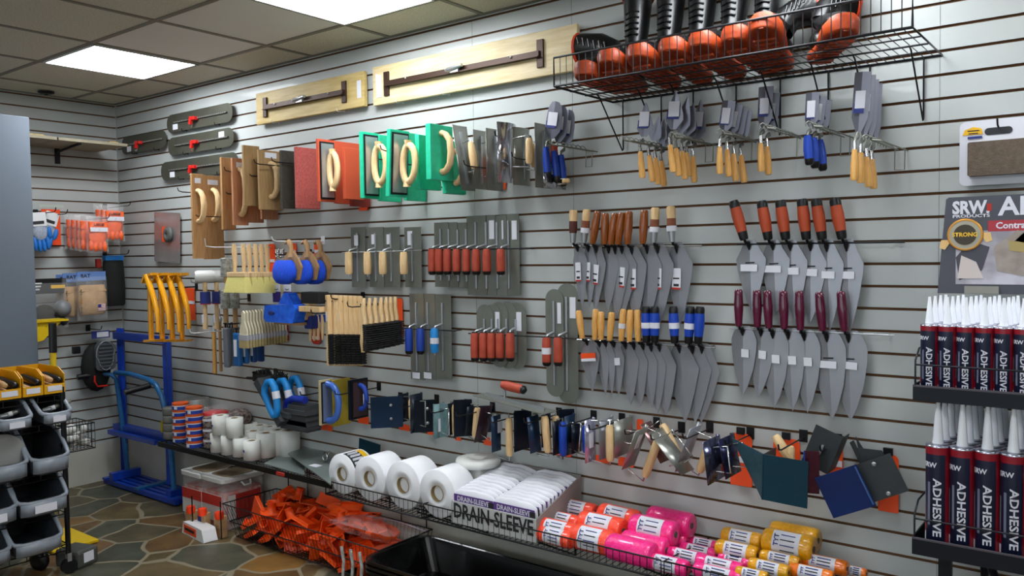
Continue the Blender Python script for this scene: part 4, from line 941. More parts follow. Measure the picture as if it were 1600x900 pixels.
# yellow tongs
ty = mat('tong_yellow', 'e29a08', .3, coat=.3)
for i, (px, pe, d) in enumerate(((234, 250, .32), (251, 262, .26), (267, 281, .2), (282, 296, .14))):
    a = at(px, 448, d); zb = at(px, 532, d).z-a.z; c = at(px+2, 430, d)
    t = T('brick_tong', 'yellow brick tong with bowed and straight bars, '+nth(i, 4), 'tong', a, group='yellow brick tongs hanging on the corner peg')
    B().tube([(0, 0, .02), (.0, 0, zb)], .016, 10).obj('straight_bar', ty, t)
    B().tube([(.0, -.02, c.z-a.z), (.03, -.02, .02), (.075, -.02, -.06), (.105, -.02, -.14), (.115, -.02, -.2), (.115, -.02, zb+.06 if i % 2 == 0 else -.26)], [.017, .019, .018, .016, .014, .013], 10).obj('bowed_bar', ty, t)
    B().prism([(-.06, -.05), (-.03, -.015), (.05, .0), (.05, .016), (-.035, .004), (-.075, -.045)], .05, M=tr(.01, 0, c.z-a.z+.0)).obj('top_plate', ty, t)
    B().prism([(-.06, -.01), (.08, .0), (.09, .012), (-.05, .004)], .05, M=tr(0, 0, zb)).obj('foot_plate', ty, t)
    for k in (.25, .6): B().lathe([(.018, -.004), (.018, .004)], 10, M=tr(0, 0, zb*k)).obj('collar', ty, t)
a = at(285, 449, .1); peg((a.x, -.0005, a.z), .34, 'black peg carrying the yellow brick tongs', None, r=.005)
a, W_, H_ = rect(297, 475, 15, 50, .01); t = T('sale_tag', 'orange tag on the wall right of the yellow tongs', 'tag', a); B().prism(rr(W_, H_, .006), .002).obj('card', orange, t); B().box((0, -.002, H_*.05), (W_, .002, .02)).obj('white_band', paper, t)
# white rubber mallets
wrub = mat('white_rubber', 'c9c9c6', .45)
for i, (px, d) in enumerate(((320, .24), (338, .14))):
    a = at(px, 432, d); zb = at(px, 514, d).z-a.z
    t = T('rubber_mallet', ['white rubber mallet with blue label, outer one on its hook', 'white rubber mallet with blue label, inner one on its hook'][i], 'mallet', a, rz=.0)
    B().tube([(.0, -.055, 0), (0, -.04, 0), (0, .04, 0), (0, .055, 0)], [.030, .036, .036, .030], 18, M=rot('Z', -.5)).obj('head', wrub, t)
    B().tube([(0, 0, -.03), (-.006, 0, zb*.55), (-.01, 0, zb)], [.013, .011, .015], 10).obj('handle', wood, t)
    B().lathe([(.03, -.16), (.03, -.09)], 12, cap=False).obj('blue_label', navy, t); B().lathe([(.031, -.165), (.031, -.16)], 12, cap=False).obj('red_line', redp, t)
    B().box((-.01, -.014, zb*.8), (.02, .002, .05)).obj('price_label', paper, t)
a = at(345, 433, .1); peg((a.x, -.0005, a.z-.03), .3, 'chrome peg carrying the white mallets', None, m=alu)
# braided grey pipe brushes on wooden sticks
gb = mat('grey_bristle', ('8c8c86', 'bdbdb6'), .85, nscale=60, bump=1, bscale=90)
for i, (px, py, d) in enumerate(((352, 418, .25), (362, 418, .12), (352, 468, .22), (367, 468, .1))):
    a = at(px, py, d)
    t = T('pipe_brush', 'fluffy grey brush on a wooden stick, %s %s' % (['upper', 'upper', 'lower', 'lower'][i], ['left', 'right'][i % 2]), 'brush', a, group='fluffy grey brushes left of the yellow brushes')
    pr = []; n = 22
    for k in range(n+1): pr.append((.026+(.006 if k % 2 else -.003)*(1 if 0 < k < n else 0)-(.012 if k in (0, n) else 0), -.055+.11*k/n))
    B().lathe(pr, 16).obj('bristles', gb, t)
    zz = -.33 if i > 1 else -.09; B().tube([(0, 0, -.05), (0, 0, zz)], .014 if i > 1 else .01, 10).obj('stick', wood2, t)
for i, (px, y0, y1, m_, d) in enumerate(((334, 515, 583, honey, .15), (343, 500, 580, wood2, .1))):
    a = at(px, y0, d); zb = at(px, y1, d).z-a.z
    t = T('stick_handle', ['orange brown wooden stick hanging below the mallets', 'slim pale stick with a metal ring below the mallets'][i], 'stick', a)
    B().tube([(0, 0, 0), (0, 0, zb)], .013-.003*i, 10).obj('shaft', m_, t); B().tube([(0, 0, .07), (0, 0, 0)], [.004, .006], 8).obj('neck', alu, t); B().lathe([(.014, -.01), (.016, .01), (.008, .02)], 12).obj('ferrule', alu, t)
# yellow wash brushes
yb = bristle('e2d474', 'efe494')
cx = (365, 371.5, 384, 392, 402, 413)
for i, px in enumerate((372, 383, 392, 402, 411, 420)):
    d = .30-.045*i; a = at(px, 429, d); zt = at(px, 381, d).z-a.z; zb = at(px, 457, d).z-a.z
    t = T('wash_brush', 'wash brush with cream yellow bristles and wooden handle, '+nth(i, 6), 'brush', a, group='yellow bristled wash brushes')
    w_ = .085
    B().box((0, 0, 0), (w_*2, .034, .026)).obj('block', wood, t, bevel=.003)
    b = B(); vs = []
    for z, k, dy in ((-.012, .96, .015), (zb*.5, 1.08, .02), (zb, 1.22, .026)): vs.append([(-w_*k, -dy, z), (w_*k, -dy, z), (w_*k, dy, z), (-w_*k, dy, z)])
    b.ring(vs, smooth=False).obj('bristles', yb, t)
    lx = -.01 if i else -.03
    B().tube([(lx, 0, .0), (lx, 0, .03), (lx+.004, 0, zt*.4), (lx, 0, zt*.8), (lx, 0, zt)], [.013, .011, .013, .016, .010], 10, flat=.8).obj('handle', wood, t)
a = at(420, 386, .05); peg((a.x-.03, -.0005, a.z+.0), .44, 'white hook carrying the yellow wash brushes', None, m=whitep, tip=.06)
for px, py, wp, hp, lab in ((425, 403, 11, 44, 'orange tag behind the last yellow wash brush'), (496, 390, 10, 28, 'orange tag behind the blue round brushes'), (459, 391, 8, 22, 'small orange tag between the blue round brushes'), (624, 497, 11, 62, 'tall orange tag right of the curved wire brushes'), (448, 518, 6, 30, 'thin red tag beside the chip brushes'), (494, 525, 14, 26, 'red tag below the black block brush')):
    a, W_, H_ = rect(px, py, wp, hp, .012); t = T('sale_tag', lab, 'tag', a); B().prism(rr(W_, H_, min(W_, H_)*.3), .002).obj('card', orange if py < 500 else redp, t); B().box((0, -.002, -H_*.1), (W_*.8, .002, .018)).obj('white_band', paper, t)
# round blue brushes
bb = bristle('0b3cc8', '2560ee')
for i, (px, d) in enumerate(((447, .28), (473, .2), (493, .12))):
    a = at(px, 411, d); zt = at(px, 377, d).z-a.z; zb = at(px, 444, d).z-a.z
    t = T('round_brush', 'round brush with bright blue bristles and pale loop handle, '+nth(i, 3), 'brush', a, group='round blue brushes')
    w_ = .085; b = B(); rings = []
    for z, k, dy in ((.015, .7, .02), (0, .9, .03), (zb*.35, 1.05, .04), (zb*.7, .95, .042), (zb*.92, .65, .036), (zb, .35, .02)):
        rings.append([(w_*k*math.cos(q), dy*math.sin(q)-.012, z) for q in [2*PI*j/20 for j in range(20)]])
    b.ring(rings).obj('bristles', bb, t)
    B().prism([(-.02, .06), (-.06, .02), (-.085, -.02), (-.06, -.09), (.06, -.09), (.085, -.02), (.06, .02), (.02, .06)], .014, M=tr(.012, .026, 0)).obj('paddle', wood2, t, bevel=.004)
    B().tube([(.012, .026, .03), (.012, .026, .07), (.01, .024, zt*.8), (.0, .02, zt), (-.03, .02, zt-.01)], [.024, .013, .016, .016, .010], 10, flat=.7).obj('handle', wood2, t)
a = at(503, 377, .01); peg((a.x, -.0005, a.z), .34, 'white hook carrying the round blue brushes', None, m=whitep)
for i, (px, d) in enumerate(((434, .22), (441, .17))):
    a = at(px, 398, d); t = T('spring_brush', ['small yellow tool with a shiny spring, left of the blue brushes', 'small yellow tool with a shiny spring, right one of the two'][i], 'tool', a)
    B().tube([(.012*math.cos(k*.9), .012*math.sin(k*.9), .03-.0012*k) for k in range(40)], .0028, 6).obj('spring', chrome, t); B().lathe([(.012, -.03), (.018, -.05), (.014, -.09), (.008, -.1)], 12).obj('handle', honey, t)
for i, (px, d) in enumerate(((435, .1), (452, .06))):
    a = at(px, 461, d); t = T('pad_pack', ['clear pack with a purple label below the yellow and blue brushes', 'second purple label pack half hidden by the blue brushes'][i], 'pack', a)
    B().box((0, 0, 0), (.075, .02, .15)).obj('film', film, t); b_ = B().box((0, -.012, -.01), (.07, .002, .06)).obj('purple_label', mat('purple_print', '3a2a80', .5), t); B().box((0, -.012, .04), (.07, .002, .04)).obj('white_label', paper, t); B().tube([(-.015, -.0145, .035), (0, -.0145, .03), (.015, -.0145, .035)], .002, 5).obj('black_mark', ink, t)
# big blue block brushes
bb2 = mat('blue_pad', ('1457d8', '2370ee'), .6, nscale=30)
a = at(446, 489, .2)
t = T('block_brush', 'bright blue wide block brush hanging in front of the chip brushes', 'brush', a)
B().prism([(-.13, .04), (-.14, -.03), (-.12, -.05), (.11, -.05), (.14, .03), (.12, .05)], .08).obj('bristles', bb2, t, bevel=.008)
B().prism([(-.02, .05), (.03, .11), (.06, .11), (.11, .05)], .06).obj('upper_bristles', bb2, t, bevel=.006); B().box((.0, .03, -.058), (.22, .05, .014)).obj('block', wood2, t); B().ball((-.07, -.041, 0), (.03, .004, .012)).obj('dark_slot', navy, t)
a = at(472, 486, .14)
t = T('block_brush', 'dark blue block brush with pale slanting wooden blocks, right of the bright one', 'brush', a)
B().box((-.01, 0, .05), (.14, .05, .02), M=rot('Y', .7)).obj('upper_block', wood2, t, bevel=.002); B().box((.03, 0, -.04), (.1, .05, .05), M=rot('Y', -1.1)).obj('lower_block', wood, t, bevel=.002); B().box((.05, .02, -.06), (.06, .05, .07)).obj('bristles', navy, t, bevel=.006)
bk = bristle('101010', '202020')
a, W_, H_ = rect(492, 471, 30, 30, .2)
t = T('block_brush', 'black bristled block brush with bristles upward and pale wooden block', 'brush', a)
B().box((0, 0, .02), (W_*.95, .07, H_*.6)).obj('bristles', bk, t, bevel=.006); B().box((0, 0, -H_*.38), (W_*1.1, .08, .03)).obj('block', wood, t, bevel=.003)
a2 = at(478, 488, .22); peg((a2.x+.14, -.0005, a2.z), .3, 'black peg under the black block brush', None)
for i, px in enumerate((484, 490, 496, 503)):
    a = at(px, 492, .12-.02*i); zb = at(px, 533, .12).z-a.z
    t = T('slim_brush', 'slim pale wooden brush handle hanging below the black block brush, '+nth(i, 4), 'brush', a, group='slim wooden brush handles')
    B().tube([(.0, 0, 0), (.004, 0, zb*.4), (0, 0, zb)], [.006, .011, .006], 8).obj('handle', wood, t); B().box((0, .012, zb*.15), (.012, .02, .04)).obj('bristles', bluer, t)
# chip brushes
tanb = bristle('a08c5c', 'b9a574'); cream = mat('cream_wood', ('cfc4a4', 'ddd3b6'), .6, nscale=20, stretch=(9, 9, 1))
for i in range(14):
    px = 381+4.7*i; py = 520-.6*i; d = .34-.023*i; k = 1.0-.012*i
    a = at(px, py, d)
    t = T('chip_brush', 'flat cream wooden chip brush in the long nested row, '+nth(i, 14), 'brush', a, group='row of cream chip brushes')
    B().prism([(-.034*k, -.028), (-.034*k, .0), (-.012, .05), (-.013, .095), (0, .108), (.013, .095), (.012, .05), (.034*k, .0), (.034*k, -.028)], .010, M=tr(0, 0, .012)).obj('handle', cream, t, bevel=.002)
    B().box((0, 0, -.027), (.074*k, .016, .03)).obj('ferrule', mat('bright_ferrule', 'cfcfd6', .25, .5), t); B().box((0, 0, -.062), (.072*k, .015, .042)).obj('bristles', tanb, t)
a = at(449, 500, .02); peg((a.x, -.0005, a.z+.0), .34, 'thin hook carrying the cream chip brushes', None, m=alu)
# grey and blue caulking tools
gm = mat('grey_tool', '6c7078', .4)
for i, (px, y0, y1, m_, d, w_) in enumerate(((354, 512, 574, gm, .24, .045), (361, 512, 572, gm, .2, .04), (371, 520, 572, mat('mid_blue', '1d5d9a', .4), .26, .06), (384, 530, 568, mat('mid_blue', '1d5d9a', .4), .22, .04), (396, 530, 566, mat('deep_blue', '14407a', .4), .18, .04), (407, 530, 565, mat('deep_blue', '14407a', .4), .12, .04))):
    a = at(px, y0, d); zb = at(px, y1, d).z-a.z
    t = T('caulk_tool', 'flat %s tool hanging under the chip brushes, %s' % ('grey' if i < 2 else 'blue', nth(i, 6)), 'tool', a, group='grey and blue tools under the chip brushes')
    B().box((0, 0, zb/2), (w_, .03, abs(zb))).obj('body', m_, t, bevel=.01); B().tube([(-.012, 0, .0), (-.01, 0, .025), (.01, 0, .03), (.012, 0, .0)], .005, 6).obj('hanger', blackp, t)
    if i > 1 and i < 5: B().box((-.0, -.017, zb*.45), (.028, .002, abs(zb)*.5)).obj('label', paper, t)
a = at(360, 518, .05); peg((a.x, -.0005, a.z+.01), .32, 'white hook carrying the grey and blue tools', None, m=whitep)
# straight wire brushes
blkb = mat('wire_bristle', ('0d0d0d', '1c1b1a'), .6, bump=1, bscale=120)
def wbrush(px, y0, y1, d, label, group, curved=False, bfrom=.5, thick=.03, wd=.022, rz=0, tag_=None):
    a = at(px, y0, d); zb = at(px, y1, d).z-a.z
    t = T('wire_brush', label, 'brush', a, group=group, rz=rz)
    if curved:
        pts = [(0, .004, 0), (.0, -.004, zb*.2), (.0, .006, zb*.42), (.004, -.004, zb*.6), (.0, -.008, zb*.8), (-.004, -.006, zb)]
        B().tube(pts, [.007, .013, .012, .014, .014, .009], 10, flat=1.2).obj('handle', wood, t)
    else:
        B().box((0, 0, zb/2), (wd, .026, abs(zb))).obj('handle', wood, t, bevel=.004)
    b = B(); z0 = zb*bfrom; n = 12; dz = (zb*.97-z0)/n
    b.box((wd*.5+thick*.35, 0, (z0+zb*.97)/2), (thick*.7, .026, abs(zb*.97-z0)))
    for k in range(n): b.box((wd*.5+thick/2, 0, z0+dz*(k+.5)), (thick, .03, abs(dz)*.55))
    b.obj('bristles', blkb, t)
    B().lathe([(.005, 0), (.005, .002)], 8, M=tr(0, -.015, -.03) @ rot('X', PI/2)).obj('hanging_hole', ink, t)
    if tag_: B().box((0, -.0145, zb*tag_), (.014, .002, .05)).obj('price_label', paper, t)
for i, (px, tg) in enumerate(((513, .3), (523, None), (531, .3), (539, None), (547, None), (554, None), (562, None))):
    wbrush(px, 461+.3*i, 571, .20-.02*i, 'straight wooden wire brush with black bristles, '+nth(i, 7), 'straight wooden wire brushes', tag_=tg, bfrom=.55, thick=.018 if i < 2 else .028, wd=.03 if i < 2 else .022, rz=-.3)
for i, px in enumerate((568, 577, 586, 595, 603, 610, 617)):
    wbrush(px, 466-.4*i, 550-1.8*i, .3-.03*i, 'curved wooden wire brush with black bristles, '+nth(i, 7), 'curved wooden wire brushes', curved=True, bfrom=.48, thick=.05, rz=-.3, tag_=.7 if i == 0 else None)
a = at(545, 466, .1); peg((a.x, -.0005, a.z), .22, 'black peg carrying the straight wire brushes', None)
a = at(600, 476, .1); peg((a.x, -.0005, a.z), .34, 'black peg carrying the curved wire brushes', None)

# ---------------------------------------------------------------- rubber floats, edgers and groovers on the lower pegs
rub = mat('charcoal_rubber', ('35373a', '3f4144'), .7, nscale=20, bump=.3)
def dloop(L, out, m, t, c, M=None, r=.015, name='handle'):
    pts = []
    for j in range(11): q = -PI/2+PI*j/10; pts.append((out*math.cos(q)**.7 if math.cos(q) > .01 else 0, 0, L/2*math.sin(q)))
    return B().tube(pts, r, 12, M=tr(*c) @ (M or Matrix())).obj(name, m, t)
a = at(440, 612, .2)
t = T('rubber_grout_float', 'large charcoal rubber float with wide tilted slab under three blue handles', 'float', a, ry=.0)
B().box((-.05, 0, -.02), (.05, .16, .30), M=rot('Y', -.75)).obj('slab', rub, t, bevel=.004); B().box((.06, 0, -.10), (.16, .12, .03), M=rot('Y', .1)).obj('ledge', rub, t, bevel=.003)
for i, (px, py, d) in enumerate(((424, 622, .28), (443, 620, .2), (463, 616, .12))):
    a = at(px, py, d)
    t = T('trowel_grip', 'bright cyan curved grip handle with white tag, '+nth(i, 3), 'grip handle', a, group='cyan grips of the rubber floats')
    B().tube([(-.055, 0, .04), (-.06, 0, .02), (-.01, 0, -.06), (.02, 0, -.095), (.045, 0, -.085), (.05, 0, -.05), (.045, 0, .0), (.03, 0, .06), (.005, 0, .09), (-.03, 0, .085), (-.055, 0, .05)], .019, 12, closed=True).obj('grip', cyanr, t)
    B().lathe([(.021, -.02), (.021, .02)], 12, M=tr(.042, 0, .02) @ rot('Y', -.25), cap=False).obj('price_band', paper, t)
a = at(422, 590, .16)
t = T('black_brush', 'shaggy black brush lying on top of the cyan handles', 'brush', a)
b = B()
for k in range(60): x = random.uniform(-.12, .12); b.tube([(x, random.uniform(-.03, .03), -.02), (x+random.uniform(-.01, .01), random.uniform(-.04, .04), .02+.03*math.cos(x*12))], .004, 4)
b.box((0, 0, -.005), (.23, .07, .04)); b.obj('bristles', blkb, t, kind='stuff'); B().tube([(-.11, 0, -.015), (-.22, 0, -.02)], [.012, .008], 8).obj('handle', blackp, t)
a = at(472, 648, .18)
t = T('rubber_grout_float', 'charcoal trapezoid rubber float with ridges below the cyan handles', 'float', a)
b = B()
for k in range(4): b.prism([(-.10-.012*k, -.045+.0-.0), (.10, -.045), (.09, -.02), (-.08-.012*k, -.02)], .12-.01*k, M=tr(0, 0, .055-.03*k))
b.prism([(-.1, -.07), (.1, -.07), (.085, .06), (-.05, .06)], .1); b.obj('slab', rub, t)
B().tube([(-.10, -.03, .01), (-.085, -.03, .07), (-.03, -.03, .09), (.07, -.03, .09)], .02, 12).obj('handle', mat('dark_blue_gloss', '1a2f9a', .2, coat=.5), t)
paleblue = mat('pale_blue_grip', '3f68b8', .35, coat=.2); mustard = mat('mustard_pad', ('a89224', 'b59f30'), .7, nscale=20); navym = mat('blued_steel', ('12283f', '1a3350'), .3, .35, nscale=4); dnavy = mat('dark_blued_steel', ('0c1420', '141d2b'), .3, .35, nscale=4); tealm = mat('teal_steel', ('0d3444', '134151'), .32, .35, nscale=4); paleteal = mat('pale_teal_steel', ('5e7d80', '6d8b8e'), .4, .3)
t, c, Wd, Hh = hfloat(499, 520, 628, 70, .18, mat('cream_pad', 'b8aa82', .8), 'cream backed float with large pale blue loop handle', th=.014, name='sponge_float', plate=mat('blue_grey_plate', '5d6a88', .4))
dloop(Hh*.82, .085, paleblue, t, (.012, 0, 0), r=.017)
hfloat(519, 546, 628, 72, .08, mustard, 'mustard yellow pad float right of the pale blue loop handle', name='sponge_float', th=.02)
t, c, Wd, Hh = hfloat(545, 574, 623, 62, .10, dnavy, 'dark framed float with dull blue handle behind the mustard pad', th=.014, name='sponge_float', plate=mat('maroon_plate', '3c2a2c', .5)); dloop(Hh*.6, .05, bluer, t, (.012, 0, .01), r=.012)
B().box((.05, 0, 0), (.004, .02, .06)).obj('label', paper, t)
def edger(pl, pr, py, hp, din, m, label, handle='wood', hz=0, hL=.62, lip=1, rz=0, ry=0, rx=0, out=.055, hr=.0165, nm='concrete_edger', cat='edger', w_=None, hh_=None, tg=None, hy=0, groove=False, teeth=False):
    c, Wd, Hh = perp(pl, pr, py, hp, din)
    Wd = w_ or Wd; Hh = hh_ or Hh
    t = T(nm, label, cat, c, rz=rz, ry=ry, rx=rx)
    b = B(); R_ = .012; n = 5
    pts = [(0, -Wd/2)]+[(0, Wd/2-R_)]
    if lip:
        for k in range(1, n+1): q = PI/2*k/n; pts.append((-R_*(1-math.cos(q)), Wd/2-R_+R_*math.sin(q)))
        pts.append((-R_-.008, Wd/2))
    else: pts[-1] = (0, Wd/2)
    k = len(pts); vs = [(x, y, z) for z in (-Hh/2, Hh/2) for x, y in pts]
    b.add(vs, [(i, i+1, i+1+k, i+k) for i in range(k-1)], True)
    b.obj('blade', m, t, solid=.0022)
    for z in (-Hh*.22, Hh*.22): B().lathe([(.006, 0), (.005, .003), (.001, .004)], 8, M=tr(-.0012, 0, z) @ rot('Y', -PI/2)).obj('rivet', dsteel, t)
    if groove: B().box((-.006, 0, 0), (.012, .008, Hh*.98)).obj('bit', m, t)
    if teeth:
        for q in range(10): B().box((-.002, -Wd*.45+Wd*.1*q, Hh/2+.006), (.003, Wd*.05, .012)).obj('tooth', m, t)
    L = min(Hh, .16)*hL; z0 = hz*Hh
    B().tube([(.001, hy, z0+L*.56), (out, hy, z0+L*.62), (out, hy, z0-L*.62), (.001, hy, z0-L*.56)], .0035, 6).obj('bracket', chrome if m not in (dnavy,) else dsteel, t)
    mm = {'wood': wood, 'blue': mat('blue_grip', '1640a8', .4), 'none': None}[handle]
    if mm: B().lathe([(hr*.75, -L/2), (hr, -L*.4), (hr*1.03, 0), (hr, L*.4), (hr*.75, L/2)], 14, M=tr(out, hy, z0)).obj('handle', mm, t)
    if tg: B().box((.003, tg[0], tg[1]), (.002, .03, .06)).obj('price_label', paper, t)
    return t
E_ = [
 (622, 640, 637, 44, .04, dnavy, 'black blued plate tool with pale handle edge behind the square plate', dict(hL=.7)),
 (641, 662, 645, 60, .12, dnavy, 'black blued edger, first of the dark pair', dict(handle='none')),
 (678, 697, 657, 53, .14, paleteal, 'pale teal steel edger with white tag', dict(tg=(0, -.02), handle='none')),
 (696, 712, 655, 50, .07, dnavy, 'dark edger with upright pale wooden handle beside the pale teal one', dict(hL=.95, out=.03)),
 (712, 728, 655, 52, .03, dnavy, 'dark blued plate left of the slanting wooden handle', dict(handle='none')),
 (728, 740, 657, 46, .08, dnavy, 'dark edger with slanting pale wooden handle', dict(hL=1.0, out=.04, ry=.12)),
 (746, 766, 662, 58, .06, mat('maroon_steel', ('2c1822', '3a222c'), .35, .3), 'maroon black plate tilted beside the slanting handle', dict(handle='none', ry=.25)),
 (768, 784, 677, 56, .13, navym, 'dark blue edger with upright pale wooden handle and white tag', dict(hL=1.05, out=.07, hz=-.05, tg=(.02, .03))),
 (803, 828, 672, 62, .02, dnavy, 'wide black blued plate right of the upright wooden handle', dict(handle='none')),
 (826, 845, 678, 56, .13, navym, 'dark blue groover with pale wooden handle, left of the blue handle', dict(hL=1.0, out=.06, groove=True, ry=-.1)),
 (846, 862, 672, 50, .05, dnavy, 'black edger with second pale wooden handle close behind', dict(hL=.95, out=.05)),
 (864, 876, 684, 52, .13, dnavy, 'black groover with bright blue handle', dict(handle='blue', hL=1.0, out=.03, groove=True)),
 (880, 898, 680, 64, .05, navym, 'dark blue plate tilted right of the bright blue handle', dict(handle='none', ry=.1)),
 (893, 910, 684, 46, .03, dnavy, 'black groover with darker blue handle', dict(handle='blue', hL=.9, out=.045)),
 (914, 932, 688, 66, .12, mat('lilac_steel', ('a3a2b8', 'b4b3c8'), .2, .7), 'shiny steel edger with wooden handle inside a wire bracket', dict(hL=.9, out=.09, tg=(0, 0))),
 (936, 960, 684, 62, .04, steel, 'steel edger with olive reflections behind the wire bracket', dict(handle='none', hL=.8)),
 (960, 990, 682, 56, .015, oldst, 'dull olive steel plate close to the wall', dict(handle='none', hL=.3)),
 (982, 1004, 700, 68, .13, oldst, 'steel groover hanging tilted with its pale wooden handle to the right', dict(hL=1.05, out=.075, ry=.38, tg=(.0, .03))),
 (1016, 1034, 690, 66, .06, mat('rosy_steel', ('6e4f4f', '8a6a68'), .25, .6), 'reddish shiny plate tilted the other way with a pale wooden handle', dict(hL=.9, out=.06, ry=-.55, hz=-.15)),
 (1040, 1062, 706, 76, .12, oldst, 'ribbed steel step tool tilted far over', dict(handle='none', ry=-.75, teeth=True)),
 (1066, 1086, 700, 74, .09, steel, 'shiny steel edger with pale handle near the orange tag', dict(hL=.8, out=.07, ry=.35)),
 (1102, 1130, 718, 66, .16, mat('bluish_steel', ('4a4d66', '5c5f7a'), .15, .85), 'dark mirror finished steel edger left of the first orange tag', dict(handle='none', ry=-.12, hL=.5)),
 (1128, 1154, 712, 60, .10, mat('bluish_steel2', ('15172a', '24284c'), .2, .5), 'nearly black edger tilted in front of the orange tag', dict(handle='none', ry=-.2, hL=.5)),
]
for (pl, pr, py, hp, din, m, lab, kw) in E_: edger(pl, pr, py, hp, din, m, lab, **kw)
def facing(px, py, d, wpx, hpx, m, label, rz=.84, rivets=True, ry=0):
    a = at(px, py, d); D = (a-CP).dot(FW); W_, H_ = wpx*D/FPX/math.cos(abs(rz)-.82)*1.0, hpx*D/FPX
    t = T('concrete_edger', label, 'edger', a, rz=rz, ry=ry)
    B().prism(rr(W_, H_, .004), .0025).tube([(-W_*.5, .004, -H_*.5), (-W_*.5, .004, H_*.5)], .004, 6).obj('blade', m, t)
    if rivets:
        for z in (-H_*.22, H_*.22): B().lathe([(.008, 0), (.006, .003), (.001, .0045)], 10, M=tr(W_*.12, -.001, z) @ rot('X', PI/2)).obj('rivet', alu, t)
    B().tube([(0, .002, H_*.3), (0, .05, H_*.34), (0, .05, -H_*.34), (0, .002, -H_*.3)], .0035, 6).obj('bracket', dsteel, t)
    B().lathe([(.012, -H_*.28), (.0165, -H_*.2), (.0165, H_*.2), (.012, H_*.28)], 14, M=tr(0, .055, 0)).obj('handle', wood, t)
facing(605, 644, .16, 49, 49, navym, 'square dark blue steel plate tool with two rivets, leftmost of the plates')
facing(664, 650, .15, 32, 51, dnavy, 'black blued plate tool with two bright rivets, second of the dark pair')
facing(689, 657, .18, 22, 52, paleteal, 'pale teal plate facing outward beside the upright wooden handle', rivets=False)
facing(724, 653, .10, 28, 58, dnavy, 'black plate behind the first upright wooden handle', rivets=False)
facing(818, 671, .10, 26, 60, dnavy, 'black plate facing outward, right of the handle with the white tag', rivets=False)
facing(752, 655, .05, 34, 42, mat('dusky_steel', ('1d2230', '272c3a'), .35, .3), 'dull black plate deep behind the slanting wooden handle', rivets=False)
facing(886, 665, .06, 24, 52, dnavy, 'black plate facing outward behind the bright blue handle', rivets=False)
# V shaped inside and outside corner tools
def vtool(px, py, d, w1, w2, h, m1, m2, label, rz=0, ry=0, rx=0, handle=True):
    a = at(px, py, d)
    t = T('corner_tool', label, 'corner tool', a, rz=rz, ry=ry, rx=rx)
    B().box((w1/2, 0, 0), (w1, .0025, h)).obj('front_wing', m1, t)
    B().box((0, w2/2, 0), (.0025, w2, h)).obj('side_wing', m2, t)
    B().tube([(0, 0, -h/2), (0, 0, h/2)], .003, 6).obj('bend', m1, t)
    for z in (-h*.2, h*.2): B().lathe([(.006, 0), (.004, .003)], 8, M=tr(.0015, w2*.5, z) @ rot('Y', PI/2)).obj('rivet', alu, t)
    if handle:
        B().tube([(w1*.3, .0, h*.2), (w1*.4, .08, h*.25), (w1*.4, .08, -h*.25), (w1*.3, 0, -h*.2)], .0035, 6).obj('bracket', chrome, t)
        B().lathe([(.013, -.06), (.017, -.05), (.018, 0), (.017, .05), (.013, .06)], 14, M=tr(w1*.4, .085, h*.25)).obj('handle', wood, t)
    return t
a, W_, H_ = rect(1228, 745, 70, 72, .22)
t = vtool(1192, 745, .24, W_, .12, H_, tealm, mat('grey_teal', ('33505a', '3c5a63'), .35, .3), 'big teal blued steel corner tool with its wide face outwards', ry=.03)
B().prism([(-.0, H_/2), (-.17, H_*.62), (0, -H_/2)], .003, M=tr(0, 0, 0) @ rot('Z', -.5)).obj('left_wing', mat('grey_teal', ('33505a', '3c5a63'), .35, .3), t)
a = at(1222, 698, .16); t = T('edger_grip', 'pale wooden grip sticking up behind the big teal corner tool', 'grip', a, ry=-.6); B().lathe([(.011, -.07), (.016, -.05), (.017, 0), (.016, .035), (.011, .045)], 14).obj('handle', wood, t)
dgrey = mat('dark_grey_steel', ('2f3336', '3a3e40'), .45, .3, nscale=5); wine = mat('wine_steel', ('3c0c1c', '4c1526'), .3, .4)
a, W_, H_ = rect(1284, 702, 44, 62, .14)
t = T('corner_tool', 'dark grey plate tool slanting up to the right of the teal corner tool', 'corner tool', a, ry=.36)
B().box((0, 0, 0), (W_, .003, H_*1.05)).obj('front_wing', dgrey, t); B().box((W_/2, .04, 0), (.003, .08, H_)).obj('side_wing', dgrey, t); B().box((0, -.006, 0), (.008, .008, .035)).obj('rivet', alu, t)
a, W_, H_ = rect(1268, 738, 18, 66, .2)
t = T('corner_tool', 'wine red steel plate just right of the big teal face', 'corner tool', a, rz=.3)
B().box((0, 0, 0), (W_*1.3, .003, H_)).obj('front_wing', wine, t); B().tube([(-W_*.6, -.002, -H_/2), (-W_*.6, -.002, H_/2)], .003, 6).obj('bend', bluer, t)
a, W_, H_ = rect(1320, 768, 78, 70, .2)
t = T('corner_tool', 'big square dark blue steel plate tilted at the right end of the row', 'corner tool', a, ry=-.46)
B().box((0, 0, 0), (W_*.94, .003, H_*.94)).obj('front_wing', mat('royal_blued_steel', ('0c2052', '122a66'), .35, .3, nscale=4), t); B().tube([(W_*.43, -.001, -H_*.43), (W_*.43, -.001, H_*.43)], .003, 6).obj('bend', mat('edge_blue', '40639c', .3), t)
B().box((W_*.43+.05, .03, .0), (.12, .003, H_*.86), M=rot('Z', .15)).obj('side_wing', dgrey, t)
for z in (-.05, .05): B().lathe([(.008, 0), (.004, .003)], 8, M=tr(W_*.43+.05, .026, z) @ rot('X', PI/2)).obj('rivet', alu, t)
a, W_, H_ = rect(1372, 735, 40, 78, .09)
t = T('corner_tool', 'dark grey folded plate tool in front of the last orange tag', 'corner tool', a, ry=-.6)
